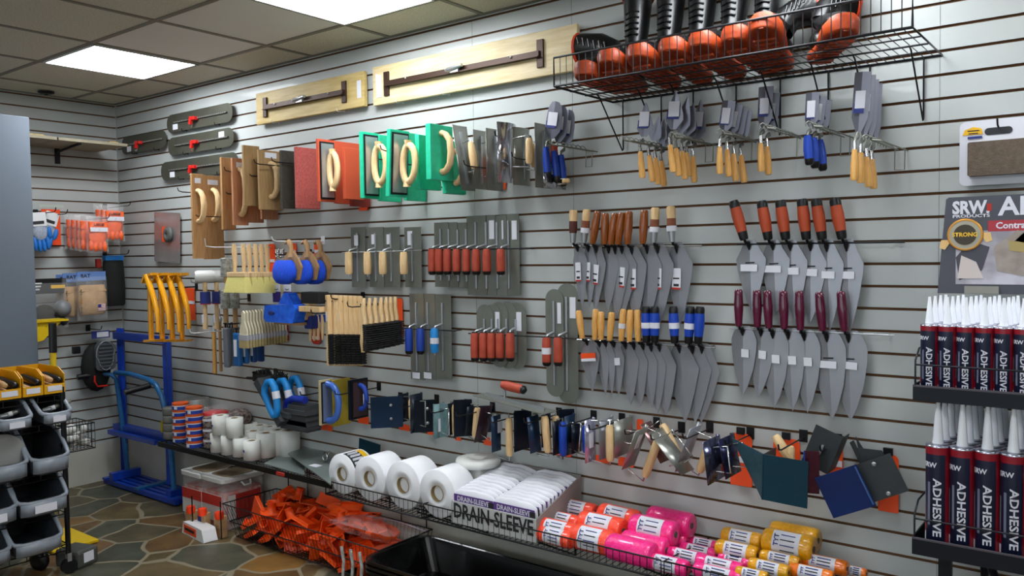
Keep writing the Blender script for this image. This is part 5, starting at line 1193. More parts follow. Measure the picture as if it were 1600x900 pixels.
B().prism([(-W_*.7, -H_*.35), (W_*.5, -H_*.45), (W_*.6, H_*.3), (-W_*.2, H_*.55)], .003).obj('front_wing', dgrey, t); B().box((0, -.02, 0), (W_, .04, .003)).obj('fold', dgrey, t)
a, W_, H_ = rect(1346, 712, 26, 60, .05)
t = T('corner_tool', 'narrow dark grey plate standing up behind the big blue plate', 'corner tool', a, ry=-.45)
B().prism([(-W_*.4, -H_/2), (W_*.5, -H_/2), (W_*.2, H_/2)], .003).obj('front_wing', dgrey, t); B().box((-W_*.3, .02, 0), (.003, .04, H_*.8)).obj('side_wing', dgrey, t)
for px, py, wp, hp, lab in ((1158, 718, 34, 82, 'orange hang tag with grey band, left of the teal corner tool'), (1229, 701, 42, 32, 'orange tag top showing above the teal corner tool'), (1306, 724, 22, 60, 'orange tag right of the slanting dark grey plate'), (1388, 755, 32, 90, 'rightmost orange tag on the lower row of pegs'), (1000, 665, 10, 20, 'small orange tag tip left of the wooden handles'), (510, 668, 18, 9, 'orange tag end below the pale blue loop handle'), (568, 656, 16, 12, 'orange tag end below the dark framed float'), (632, 668, 16, 9, 'orange tag end below the square blue plate'), (674, 676, 12, 7, 'orange tag end below the dark pair of edgers'), (716, 686, 9, 5, 'small orange tag end below the first upright wooden handle'), (764, 690, 16, 12, 'orange tag end under the maroon tilted plate'), (878, 705, 28, 14, 'orange tag end under the bright blue handle'), (938, 717, 26, 11, 'orange tag end under the shiny steel edger'), (978, 722, 24, 14, 'orange tag end under the tilted wooden handle'), (980, 712, 6, 4, None)):
    if not lab: continue
    a, W_, H_ = rect(px, py, wp, hp, .012); t = T('sale_tag', lab, 'tag', a); r_ = min(W_, H_)*.3
    B().prism(rr(W_, H_, (r_, r_, r_*.2, r_*.2)), .002).obj('card', orange, t)
    if hp > 55: B().box((0, -.002, -.0), (W_*.9, .002, .022)).obj('grey_band', paper, t)
    if py > 690 and hp > 25: B().box((0, -.004, H_/2+.01), (.03, .01, .025)).obj('clip', black, t)
for px, py, L in ((507, 612, .3), (561, 611, .3), (595, 628, .24), (652, 632, .26), (700, 640, .26), (740, 645, .26), (790, 655, .26), (845, 655, .26), (900, 660, .26), (945, 665, .26), (1000, 672, .26), (1040, 680, .26), (1085, 680, .24), (1150, 690, .24), (1235, 695, .26), (1290, 702, .2)):
    a = at(px, py, .14); peg((a.x, -.0005, a.z), L, 'black peg carrying the edgers and groovers', 'black pegs of the lower tool row')
# ---------------------------------------------------------------- low wire shelf along the long wall
ZL, DL = .43, .32; ZB, DB, ZR = .40, .38, .466
XS0 = 1.02; XB0 = at(509, 768, DB).x; XB1 = at(1412, 880, DB).x
def lowshelf(x0, x1, z, d, label, rail):
    t = T('wire_shelf', label, 'wire shelf', (x0, 0, z)); L = x1-x0
    b = B().tube([(0, -.003, 0), (L, -.003, 0), (L, -d, 0), (0, -d, 0)], .0045, 6, closed=True)
    for f in (.25, .5, .75): b.wire((0, -d*f, -.004), (L, -d*f, -.004), .0035)
    b.obj('frame', black, t)
    n = int(L/.026); b = B()
    for i in range(1, n): b.wire((L*i/n, -.003, .003), (L*i/n, -d, .003), .0017, 4)
    b.obj('shelf_wires', black, t)
    if rail:
        f = B().tube([(0, -d, 0), (0, -d, rail), (L, -d, rail), (L, -d, 0)], .003, 6).tube([(0, -d, rail), (0, -.003, rail*.6)], .003, 6).obj('front_rail', black, t)
        b = B(); n = int(L/.028)
        for i in range(1, n): b.wire((L*i/n, -d, 0), (L*i/n, -d, rail), .0015, 4)
        b.obj('rail_wires', black, f)
    for i in range(int(L/.5)+1):
        x = min(L-.02, .05+i*.5); B().tube([(x, -.003, 0), (x, -.003, -.16), (x, -d*.8, -.01)], .004, 5).obj('bracket', black, t)
    if not rail: B().box((L/2, -d-.004, -.008), (L, .006, .03)).obj('price_rail', blackp, t)
    return t
lowshelf(XS0, XB0-.02, ZL, DL, 'low black wire shelf with no rail, under the white label rolls', 0)
xm = at(659, 800, DB).x
lowshelf(XB0, xm, ZB, DB, 'low wire shelf with a front rail under the three leftmost big white rolls', ZR-ZB)
xm2 = at(1033, 895, DB).x
lowshelf(xm+.012, xm2, ZB, DB, 'low wire shelf with a front rail from the fourth big roll to the pink twine', ZR-ZB)
lowshelf(xm2+.012, XB1, ZB, DB, 'low wire shelf with a front rail under the yellow and orange twine', ZR-ZB)

# tapes, tins and balls at the far end
def stand(px, py, d, z=None):                # foot of an upright thing whose foot shows at the pixel
    a = at(px, py, d); return a if z is None else Vector((a.x, a.y, z))
duct = mat('grey_tape', '6f6f6a', .45); tinb = mat('tin_blue', '1f3f9c', .4); tino = mat('tin_orange', 'd4551a', .4)
x0 = at(264, 665, .24).x
for i in range(4):
    o = T('tape_roll', 'grey tape roll in the stack by the hand truck, '+['bottom', 'second from bottom', 'third from bottom', 'top'][i], 'tape', (x0, -.22, ZL+.006+.05*i), group='grey tape rolls at the end of the shelf')
    B().lathe([(.03, .001), (.052, .001), (.054, .008), (.054, .04), (.052, .048), (.03, .048)], 20).obj('tape', duct, o); B().lathe([(.029, .0005), (.03, .0485)], 20, cap=False).obj('core', wood2, o)
o = B().box((x0-.05, -.25, ZL+.08), (.01, .03, .07)); o = o.obj('yellow_sticker', mat('yellow_label', 'b7a81c', .5)); o.parent = bpy.data.objects['tape_roll']; o.location = -Vector(bpy.data.objects['tape_roll'].location)
for c_, (px, d) in enumerate(((283, .23), (304, .26))):
    a = at(px, 665, d)
    for k in range(6):
        r = .05
        t = T('tape_tin', 'blue and orange printed tin in the %s stack, %s' % (['left', 'right'][c_], ['bottom', 'second up', 'third up', 'fourth up', 'fifth up', 'top'][k]), 'tin', (a.x, -d, ZL+.004+.0405*k), group='blue and orange tins', rz=random.uniform(-.3, .3))
        B().lathe([(r, .0005), (r, .026)], 20).obj('blue_body', tinb, t); B().lathe([(r, .026), (r, .04)], 20).obj('orange_band', tino, t)
        B().lathe([(r+.0006, .021), (r+.0006, .026)], 20, cap=False).obj('white_line', paper, t)
        B().box((.01*(k % 2), -r-.0004, .012), (.022, .002, .016)).obj('white_label', paper, t)
a = at(303, 628, .12); t = T('tape_roll', 'wide grey tape ring standing behind the blue tins', 'tape', (a.x, -.1, ZL+.004)); B().lathe([(.06, 0), (.075, 0), (.075, .245), (.06, .245), (.055, .235)], 24).obj('tape', duct, t)
redt = mat('red_gloss', 'c41f22', .25, coat=.4); mott = mat('mottled_cord', ('3a0f14', '9a8f88'), .5, nscale=55, bump=.4)
a = at(337, 648, .12); t = T('red_spool', 'red plastic spool behind the white label rolls', 'spool', (a.x, -.12, ZL+.004)); B().lathe([(.06, .0), (.075, .0), (.075, .012), (.055, .016), (.055, .1), (.065, .15), (.085, .158), (.085, .185), (.08, .19), (.03, .2)], 24).obj('spool', redt, t); bag(.17, .1, .085, film, t).location = (0, 0, .18)
a = at(373, 645, .08); t = T('cord_ball', 'mottled dark red and black ball of cord near the wall', 'ball', (a.x, -.08, ZL+.245-.075)); B().ball((0, 0, .0), (.078, .078, .055), seg=20, rows=12).obj('cord', mott, t)
t2 = T('cord_pack', 'stack of wrapped mottled red cord packs under the cord ball', 'pack', (a.x, -.08, ZL+.004)); B().lathe([(.07, 0), (.075, .01), (.075, .10), (.07, .112)], 20).obj('cord', mott, t2)
a = at(327, 700, .22)
for k in range(3):
    t = T('cord_pack', 'wrapped mottled red pack left of the white rolls, '+['bottom', 'middle', 'top'][k], 'pack', (a.x, -.22, ZL+.004+.062*k)); B().lathe([(.03, 0), (.034, .006), (.034, .052), (.03, .058)], 16).obj('cord', mott, t); B().lathe([(.0345, .036), (.0345, .05)], 16, cap=False).obj('white_band', paper, t)
# white label rolls
rollw = mat('white_paper', ('d6d6d0', 'dfdfda'), .7, nscale=8); core = mat('cardboard_core', ('7d6a44', '8f7a50'), .8)
def uproll(x, y, z0, z1, r, label, group='white label rolls on the low shelf', spot=False):
    t = T('label_roll', label, 'roll', (x, y, z0), group=group); h = z1-z0
    B().lathe([(r*.42, .0), (r, .0), (r, h), (r*.42, h), (r*.42, h-.01)], 28).obj('paper', rollw, t)
    B().lathe([(r*.41, h-.03), (r*.41, h+.0005), (r*.37, h+.0005), (r*.37, h-.03)], 20, cap=True).obj('core', core, t)
    B().lathe([(r*.365, h-.028), (r*.365, h-.02)], 20).obj('hole', ink, t)
    if spot: B().box((-.2*r, -r*.985, h*.5), (.012, .003, .012)).obj('stamp', navy, t)
Z0 = ZL+.004
low = [(341, 22, .25), (358, 21, .25), (376, 22, .24), (394, 27, .25)]
tops = []
for i, (px, w_, d) in enumerate(low):
    a = at(px, 710, d); r = abs(at(px+w_/2, 710, d).x-at(px-w_/2, 710, d).x)/2*.62+.006
    uproll(a.x, -d, Z0, Z0+.105, .043 if i < 3 else .047, 'white label roll in the front lower row, '+nth(i, 4), spot=i in (0, 3)); tops.append(a.x)
for i, (px, d) in enumerate(((345, .25), (367, .25))): uproll(at(px, 680, d).x, -d, Z0+.1055, Z0+.215, .048, 'white label roll stacked on top of the front row, '+['left', 'right'][i], spot=i == 0)
for i, (px, py, d, r) in enumerate(((396, 671, .15, .05), (416, 674, .16, .056), (436, 669, .09, .055), (452, 670, .085, .058), (390, 659, .05, .045), (406, 662, .05, .045), (422, 664, .04, .038))):
    a = at(px, py, d); zt = a.z-.008
    uproll(a.x, -d, Z0, zt, r, 'tall white label roll behind the front row, '+['under the dark holes, leftmost', 'second from left', 'third from left', 'rightmost by the grey sheets', 'back row left', 'back row middle', 'back row right'][i])
# grey sheets
sheet = mat('grey_green_sheet', ('6f7a76', '7b8682'), .35, .3, nscale=3)
a0 = at(415, 722, .3)
for i, (pts, dz, lab) in enumerate((([(412, 724), (450, 705), (474, 712), (476, 742)], .012, 'grey green metal sheet lying on the low shelf, nearest the label rolls'), ([(450, 708), (490, 690), (520, 704), (517, 757)], .045, 'grey green metal sheet with a chrome clip, beside the big white rolls'))):
    P3 = [atz(x, y, ZL+dz) for x, y in pts]; c = sum(P3, Vector())/4
    t = T('metal_sheet', lab, 'sheet', c); b = B(); vs = [tuple(p-c) for p in P3]+[tuple(p-c-Vector((0, 0, .006))) for p in P3]
    b.add(vs, [(0, 1, 2, 3), (7, 6, 5, 4), (0, 4, 5, 1), (1, 5, 6, 2), (2, 6, 7, 3), (3, 7, 4, 0)]).obj('sheet', sheet, t)
    if i:
        p = atz(493, 728, ZL+dz)-c; B().box((p.x, p.y, .002), (.06, .04, .002)).obj('price_label', paper, t)
        p = atz(508, 722, ZL+dz)-c; B().tube([(p.x+.02*math.cos(q), p.y, .028+.022*math.sin(q)) for q in [2*PI*k/12 for k in range(12)]], .005, 6, closed=True).tube([(p.x, p.y, .004), (p.x+.03, p.y+.01, .06)], .006, 6).obj('clip', chrome, t)
    else:
        p = atz(438, 737, ZL+dz)-c; B().box((p.x, p.y, -.012), (.06, .01, .016)).obj('red_edge', redp, t)
# big white rolls lying with their ends to the front
bigw = mat('big_roll_paper', ('e6e6ea', 'eeeef1'), .75, nscale=6)
def bigroll(px, py, r, L, d, label, rz=0, label_wrap=False):
    a = at(px, py, d); t = T('paper_roll', label, 'roll', (a.x, -d+L/2, ZB+.006+r), rz=rz, group='big white rolls on the low shelf')
    M = rot('X', PI/2)
    rr_ = []; n = 5
    prof = [(r*.34, L/2-.02), (r*.34, L/2-.002), (r*.5, L/2), (r*.62, L/2+.0025), (r*.64, L/2), (r*.8, L/2+.002), (r*.82, L/2-.001), (r*.97, L/2), (r, L/2-.004), (r, -L/2+.004), (r*.97, -L/2), (r*.3, -L/2)]
    B().lathe(prof, 36, M=M).obj('paper', bigw, t)
    B().lathe([(r*.34, L/2-.06), (r*.34, L/2+.001), (r*.325, L/2+.001), (r*.325, L/2-.1)], 24, M=M).obj('core', core, t)
    B().lathe([(r*.32, L/2-.1), (r*.32, L/2-.095)], 24, M=M).obj('hole', mat('core_inside', '6b5a38', .9), t)
    if label_wrap:
        b = B(); vs = []; k = 8
        for y in (-.06, .02):
            for i in range(k+1): q = math.radians(15+i*9); vs.append(((r+.001)*math.cos(q), y, (r+.001)*math.sin(q)))
        b.add(vs, [(i, i+1, i+k+2, i+k+1) for i in range(k)], True).obj('black_label', ink, t)
        b = B(); vs = []
        for y in (.02, .05):
            for i in range(k+1): q = math.radians(15+i*9); vs.append(((r+.0012)*math.cos(q), y, (r+.0012)*math.sin(q)))
        b.add(vs, [(i, i+1, i+k+2, i+k+1) for i in range(k)], True).obj('yellow_label', yellowp, t)
        for i in range(5):
            q = math.radians(25+i*12); B().box(((r+.002)*math.cos(q), -.02, (r+.002)*math.sin(q)), (.006, .06, .012)).obj('white_print', paper, t)
bigroll(534, 741, .098, .13, .35, 'big white paper roll with a black and yellow label on its back, leftmost', label_wrap=True)
bigroll(577, 754, .106, .14, .35, 'big white paper roll, second from the left')
bigroll(629.5, 762, .110, .14, .35, 'big white paper roll, third from the left')
bigroll(683, 777, .107, .14, .35, 'big white paper roll, rightmost, touching the boxed white packs')
a = at(577, 703, .05); t = T('green_plate', 'dark green plate standing behind the big white rolls', 'plate', a, ry=.1); B().box((0, 0, 0), (.16, .004, .10)).obj('plate', tealm, t); t.location.z = at(577, 704, .05).z
a = at(752, 744, .1); t = T('hose_coil', 'coil of white tape lying behind the rightmost big roll', 'coil', (a.x, -.12, a.z-.03)); B().lathe([(.03, 0), (.1, 0), (.105, .015), (.1, .03), (.03, .03), (.03, .015)], 28).obj('coil', rollw, t)
t.location.z = ZB+.2; B().box((0, 0, -.1), (.12, .12, .2)).obj('stack', rollw, t)

# carton of drain sleeves
xa, xb = at(706, 800, .355).x, at(838, 830, .355).x; cw = xb-xa
carton = mat('white_carton', 'bdbdbb', .7); cart2 = mat('grey_carton', '8e8884', .8); pur = mat('purple_band', '5c3a86', .5); sleeve = mat('white_sleeve', ('dcdce3', 'e8e8ee'), .35, nscale=9, bump=.4, bscale=25)
t = T('display_carton', 'white open carton lettered DRAIN-SLEEVE on the low shelf', 'carton', ((xa+xb)/2, -.19, ZB+.006))
ch = .095
B().box((0, -.165, ch/2), (cw, .004, ch)).obj('front_panel', carton, t); B().box((0, .165, .1), (cw, .004, .2)).box((0, 0, .002), (cw, .33, .004)).obj('back_panel', cart2, t)
B().prism([(-.165, 0), (.165, 0), (.165, .2), (-.165, ch)], .004, M=tr(cw/2, 0, 0) @ rot('Z', PI/2)).obj('side_panel', cart2, t); B().prism([(-.165, 0), (.165, 0), (.165, .2), (-.165, ch)], .004, M=tr(-cw/2, 0, 0) @ rot('Z', PI/2)).obj('side_panel', cart2, t)
text('DRAIN-SLEEVE', .088, tr(-.0, -.1685, ch*.56), ink, t, bold=.0022, width=cw*.94)
n = 0
for col in (0, 1):
    for k in range(11):
        y = -.335+.029*k; z = ZB+.012+.005*k; x = xa+cw*(.26 if col == 0 else .74); w_ = cw*.485
        t = T('sleeve_pack', 'soft white pack with purple band in the carton, %s column, %s' % (['left', 'right'][col], 'foremost' if k == 0 else 'rearmost' if k == 10 else ORD[k]+' from front'), 'pack', (x, y-.0, z), group='white drain sleeve packs', rz=random.uniform(-.02, .02))
        ht = .145+.004*random.random()
        b = B(); rings = []
        for q in range(9):
            u = q/8*2-1; e = (1-abs(u)**6)**.5 if abs(u) < 1 else .05
            rings.append([(u*w_/2, .0145*math.cos(s)*max(e, .4), .03+(ht-.03)*.5*(1+math.sin(s)*max(e, .7))+.002*math.sin(q*2.1+k)) for s in [2*PI*j/12 for j in range(12)]])
        b.ring(rings).obj('sleeve', sleeve, t)
        B().box((0, -.014, ht*.70), (w_*.97, .003, .036)).obj('purple_band', pur, t)
        if k < 2:
            text('DRAIN-SLEEVE', .03, tr(0, -.0162, ht*.70), paper, t, bold=.0006, width=w_*.8); B().box((w_*.44, -.0155, ht*.6), (w_*.12, .003, .05)).obj('dark_corner', ink, t)
t = T('price_hook', 'small clear price hook on the wall above the boxed white packs', 'hook', at(806, 726, .004)); B().tube([(-.02, -.003, 0), (.0, -.012, .012), (.02, -.006, 0)], .004, 6).obj('hook', mat('frosted', 'b8b8b6', .3), t)

# twine
def twine(px, py, wp, hp, d, m, label, group, lab=1, rz=0, ry=0):
    a = at(px, py, d); L = abs(at(px+wp/2, py, d).x-at(px-wp/2, py, d).x)*.98; r = abs(at(px, py-hp/2, d).z-at(px, py+hp/2, d).z)/2*.93
    a.z = max(a.z, ZB+.006+r)
    t = T('twine_spool', label, 'twine', a, rz=rz, ry=ry, group=group); M = rot('Y', PI/2)
    B().lathe([(r*.22, -L/2+.004), (r*.8, -L/2), (r*.93, -L/2+.006), (r, -L/2+.02), (r, L/2-.02), (r*.93, L/2-.006), (r*.8, L/2), (r*.22, L/2-.004)], 28, M=M).obj('twine', m, t)
    B().lathe([(r*.24, L/2-.0035), (r*.24, L/2-.001)], 16, M=M).obj('core_end', mat('grey_core', '58534e', .8), t)
    if lab:
        q0, q1 = (-.8, .55) if lab == 1 else (-.5, .95); k = 10; vs = []; q0, q1 = math.radians(100), math.radians(215)
        for x in (-L*.27, L*.27):
            for i in range(k+1): q = q0+(q1-q0)*i/k; vs.append((x, (r+.0012)*math.cos(q)*1.0, (r+.0012)*math.sin(q)))
        lb = B().add(vs, [(i, i+1, i+k+2, i+k+1) for i in range(k)], True).obj('paper_label', paper, t)
        for i in range(4):
            q = math.radians(125+22*i); B().box((.04*L, (r+.002)*math.cos(q), (r+.002)*math.sin(q)), (L*.28, .002, .003), M=None).obj('print_line', ink if i % 2 else navy, lb)
        q = math.radians(150); n_ = Vector((0, math.cos(q), math.sin(q)))*(r*1.05+.001)
        M2 = Matrix((( 0, 0, -1, -.17*L), (-math.sin(q), -math.cos(q), 0, n_.y), (math.cos(q), -math.sin(q), 0, n_.z), (0, 0, 0, 1)))
        text('TYT', r*.5, M2, navy, lb, bold=.0006)
    return t
cor = mat('coral_twine', ('fb4226', 'ff5c40'), .35, nscale=90, stretch=(1, 1, 1), bump=.5, bscale=140, coat=.5); pink = mat('pink_twine', ('f8187c', 'ff3a96'), .3, nscale=90, bump=.5, bscale=140, coat=.6); yelt = mat('golden_twine', ('dd9a06', 'ecac14'), .3, nscale=90, bump=.5, bscale=140, coat=.6); orat = mat('orange_twine', ('f2700e', 'fb861c'), .3, nscale=90, bump=.5, bscale=140, coat=.6)
for i, (px, py, wp, hp, d, lb, pos) in enumerate(((903, 795, 56, 28, .1, 1, 'rearmost, against the grey flap'), (881, 813, 52, 26, .2, 1, 'second back on the left'), (872, 827, 60, 30, .3, 1, 'left front, upper'), (869, 849, 54, 28, .33, 1, 'left front, lowest'), (941, 823, 68, 42, .22, 1, 'largest label, middle top'), (968, 809, 62, 38, .12, 1, 'right rear'), (928, 853, 62, 42, .31, 1, 'front right, more orange'))):
    twine(px, py, wp, hp, d, cor, 'coral red twine spool, '+pos, 'coral twine spools', lb, rz=-.05*(i % 2))
for i, (px, py, wp, hp, d, lb, pos) in enumerate(((1048, 815, 68, 42, .1, 0, 'tallest at the rear'), (1022, 828, 70, 42, .2, 1, 'with white label, on top'), (1050, 848, 50, 34, .12, 0, 'low at the rear right'), (1008, 852, 70, 38, .26, 0, 'middle, no label'), (987, 868, 72, 44, .33, 0, 'front left, no label'))):
    twine(px, py, wp, hp, d, pink, 'big hot pink twine spool, '+pos, 'big hot pink twine spools', lb)
for i, (px, py, wp, hp, d, pos) in enumerate(((1100, 850, 52, 18, .08, 'rearmost'), (1092, 861, 60, 20, .15, 'second from the rear'), (1074, 870, 62, 24, .24, 'third from the rear'), (1043, 884, 64, 28, .33, 'front left'), (1125, 885, 74, 28, .27, 'middle, right of the foremost'), (1122, 897, 76, 24, .34, 'foremost right, cut by the bottom edge'), (1148, 876, 50, 20, .2, 'beside the yellow spools'))):
    twine(px, py, wp, hp, d, pink, 'slim pink twine spool with long white label, '+pos, 'slim pink twine spools', 1)
for i, (px, py, wp, hp, d, lb, pos) in enumerate(((1160, 842, 62, 30, .1, 1, 'rear left, lettered label'), (1152, 861, 66, 28, .18, 1, 'second, slim with white label'), (1242, 838, 76, 40, .06, 0, 'big rear one without label'), (1233, 851, 80, 44, .13, 1, 'biggest, with square label'), (1219, 874, 62, 22, .2, 1, 'slim below the biggest'), (1202, 888, 64, 24, .27, 1, 'slim near the front'), (1175, 898, 50, 20, .33, 1, 'foremost, cut by the bottom edge'))):
    twine(px, py, wp, hp, d, yelt, 'golden yellow twine spool, '+pos, 'golden twine spools', lb)
for i, (px, py, wp, hp, d, pos) in enumerate(((1287, 881, 76, 26, .14, 'upper one with lettered label'), (1268, 896, 70, 24, .22, 'front one'), (1338, 893, 34, 16, .06, 'small one at the far right'))):
    twine(px, py, wp, hp, d, orat, 'bright orange twine spool, '+pos, 'orange twine spools', 1)

# ---------------------------------------------------------------- on the floor
# two clear tubs
lidw = mat('tub_lid', 'c3c3c0', .35); tubp = mat('tub_plastic', 'd8cfcf', .25, alpha=.28); redc = mat('red_content', ('d8351a', 'c9beb4'), .5, nscale=14); white_l = mat('tub_label', 'c9c4c0', .6)
for i, (px, py) in enumerate(((318, 823), (350, 833))):
    n_ = atz(px, py, 0); w_, dp, h = .25, .30, .30
    t = T('plastic_tub', ['clear tub of red goods with white lid, nearer the hand truck', 'clear tub of red goods with white lid, beside the orange parts basket'][i], 'tub', (n_.x-w_/2, n_.y+dp/2, 0))
    B().prism(rr(w_-.02, dp-.02, .03, 5), h-.02, M=tr(0, 0, (h-.02)/2+.002) @ rot('X', PI/2)).obj('body', tubp, t)
    B().prism(rr(w_-.035, dp-.035, .03, 5), h*.7, M=tr(0, 0, h*.37) @ rot('X', PI/2)).obj('contents', redc, t)
    B().prism(rr(w_, dp, .04, 5), .022, M=tr(0, 0, h-.012) @ rot('X', PI/2)).obj('lid', lidw, t, bevel=.004)
    B().prism(rr(w_*.66, dp*.66, .03, 5), .004, M=tr(0, 0, h+.001) @ rot('X', PI/2)).obj('lid_picture', mat('lid_picture', ('6a5a44', '97866a'), .4, nscale=9), t)
    lb = B().box((0, -dp/2+.008, h*.42), (w_*.8, .004, h*.5)).obj('front_label', white_l, t); B().box((0, -dp/2+.0055, h*.57), (w_*.8, .002, h*.2)).obj('red_print', redp, lb)
    lb = B().box((w_/2-.008, 0, h*.42), (.004, dp*.7, h*.5)).obj('side_label', redp, t); B().box((w_/2-.0055, -dp*.3, h*.42), (.002, .05, h*.5)).obj('white_strip', white_l, lb)
    B().tube([(w_/2+.002, -.03, h-.03), (w_/2+.02, -.02, h-.05), (w_/2+.02, .02, h-.05), (w_/2+.002, .03, h-.03)], .006, 6).obj('handle', lidw, t)
# white wedge with orange sticker
n_ = atz(312, 838, 0)
t = T('magnet_wedge', 'white plastic wedge with an orange sticker on the floor before the tubs', 'wedge', n_, rz=-.12)
B().prism([(-.14, 0), (.14, 0), (.11, .07), (-.12, .07)], .08).obj('body', whitep, t, bevel=.008); B().box((-.03, -.042, .035), (.15, .003, .045)).obj('orange_sticker', orange, t); B().prism([(-.06, -.008), (.055, -.008), (.06, .008), (-.055, .008)], .001, M=tr(-.03, -.0442, .037)).obj('dark_print', ink, t)
for i, (px, py, lab) in enumerate(((290, 832, 'small wooden block with orange knob before the tubs, leftmost'), (308, 836, 'small wooden block with a flag sticker before the tubs, middle'), (334, 842, 'small wooden block with orange knob before the tubs, rightmost'))):
    n_ = atz(px, py, 0); n_.y += .045
    t = T('line_block', lab, 'block', (n_.x, n_.y, .055)); B().box((0, 0, .03), (.075, .04, .075)).obj('block', wood2, t, bevel=.004)
    B().lathe([(.022, -.02), (.026, 0), (.022, .02)], 12, M=tr(.02, -.02, .075)).obj('orange_knob', mat('neon_orange', 'ff4316', .4), t)
    if i == 1: B().box((-.01, -.021, .03), (.03, .002, .04)).obj('flag_sticker', navy, t)
    if i != 1: B().tube([(.05, -.028, -.05), (.05, -.03, .16)], .004, 6).obj('rod', black, t)
    B().box((0, 0, -.03), (.07, .035, .045)).obj('foot', wood2, t)

# wire basket of orange spacers
bx0, bx1 = atz(368, 842, 0).x, 3.0; by1, by0 = -.03, -.34; bh = .2
t = T('wire_basket', 'long black wire basket on the floor full of orange plastic pieces', 'basket', ((bx0+bx1)/2, (by0+by1)/2, 0))
hx, hy = (bx1-bx0)/2, (by1-by0)/2; fl = .05
b = B()
for z, e in ((.012, 0), (bh*.5, fl*.5), (bh, fl)): b.tube([(-hx-e, -hy-e, z), (hx+e, -hy-e, z), (hx+e, hy, z), (-hx-e, hy, z)], .0035, 6, closed=True)
b.obj('frame', black, t)
b = B(); n = 46
for i in range(n+1):
    x = -hx+2*hx*i/n; e = fl*(2*i/n-1); b.tube([(x+e, -hy-fl, bh), (x, -hy, .012), (x, hy, .012), (x+e, hy, bh)], .0016, 4)
for i in range(13):
    y = -hy+2*hy*i/12; b.tube([(-hx-fl, y, bh), (-hx, y, .012), (hx, y, .012), (hx+fl, y, bh)], .0016, 4)
b.obj('wire_mesh', black, t)
b = B().tube([(-hx+.05, hy+.01, bh), (-hx+.05, hy+.01, .37), (hx, hy+.01, .37), (hx, hy+.01, bh)], .004, 6)
for x in (-.35, .05, .4): b.wire((x, hy+.01, bh), (x, hy+.01, .37), .003)
b.obj('back_frame', black, t)
spac = mat('spacer_orange', ('ef4a0c', 'f55a18'), .4)
def spacer(kind):
    t = T('orange_spacer', 'x', 'plastic piece', (0, 0, 0), group='orange plastic pieces heaped in the floor basket')
    if kind == 0:
        B().box((0, 0, 0), (.13, .125, .006)).obj('plate', spac, t, bevel=.002); b = B()
        for k in (-.06, 0, .06): b.box((k, 0, .010), (.004, .12, .016))
        b.box((0, .058, .010), (.12, .004, .016)); b.obj('ribs', spac, t)
    elif kind == 1:
        B().lathe([(.05, 0), (.05, .004), (.024, .008), (.021, .055), (.027, .06), (.023, .06), (.018, .055), (.018, .01)], 16).obj('cup', spac, t); B().box((0, 0, .002), (.12, .11, .005)).obj('plate', spac, t, bevel=.002)
    else:
        B().box((0, -.045, .03), (.12, .005, .06)).obj('wing', spac, t, bevel=.001); B().box((0, 0, 0), (.12, .095, .005)).obj('plate', spac, t, bevel=.002)
    return t
protos = [spacer(k) for k in range(3)]; used = set()
rnd = random.Random(3); pl = []
for L_ in range(3):
    for i in range(9):
        for j in range(3):
            if len(pl) < 150: pl.append((bx0+.08+(bx1-bx0-.16)*(i+.5*(j % 2)+.25)/9, by0+.06+.1*j, .04+.062*L_+.045*(j/3)))
top_lab = 'orange plastic spacer piece lying jumbled in the long floor basket'
for q, (x, y, z) in enumerate(pl):
    if x > at(535, 840, .3).x and z > .13: continue
    k = rnd.choice((0, 0, 1, 2)); up_ = rnd.random() < .3; R_ = (rnd.uniform(-.5, .5)+(1.2 if up_ else 0), rnd.uniform(-.5, .5), rnd.uniform(0, 6.28))
    o = protos[k] if k not in used else dup(protos[k]); used.add(k)
    o.location = (x+rnd.uniform(-.02, .02), y+rnd.uniform(-.015, .015), z+rnd.uniform(-.008, .012)); o.rotation_euler = R_; o['label'] = top_lab
# bag of orange pieces
a = at(582, 835, .28)
t = T('zip_bag', 'clear zip bag of orange pieces on the right end of the floor basket', 'bag', (a.x, -.25, .235), rx=-.25)
b = B()
for i in range(26): b.box((0, 0, 0), (.06, .045, .012), M=tr(rnd.uniform(-.13, .13), rnd.uniform(-.08, .08), rnd.uniform(-.02, .02)) @ Euler((rnd.uniform(-1, 1), rnd.uniform(-1, 1), rnd.uniform(0, 3))).to_matrix().to_4x4())
b.obj('pieces', spac, t, kind='stuff')
bg = bag(.28, .42, .045, mat('zip_film', 'ffffff', .1, alpha=.14, coat=1), t); bg.rotation_euler = (0, PI/2, 0)
B().tube([(-.20, .12, .02), (0, .14, .03), (.2, .13, .02)], .003, 5).obj('zip_strip', mat('zip_strip', 'c9c4d4', .4, alpha=.6), t)
for i in range(3):
    q = at(545+14*i, 872, .36); t = T('braided_brush', 'pale braided brush standing at the right end of the floor basket', 'brush', (q.x, -.40, .02), group='pale braided brushes')
    B().tube([(0, 0, 0), (.01, .0, .08), (-.005, .0, .15)], .008, 8).obj('braid', gb, t)

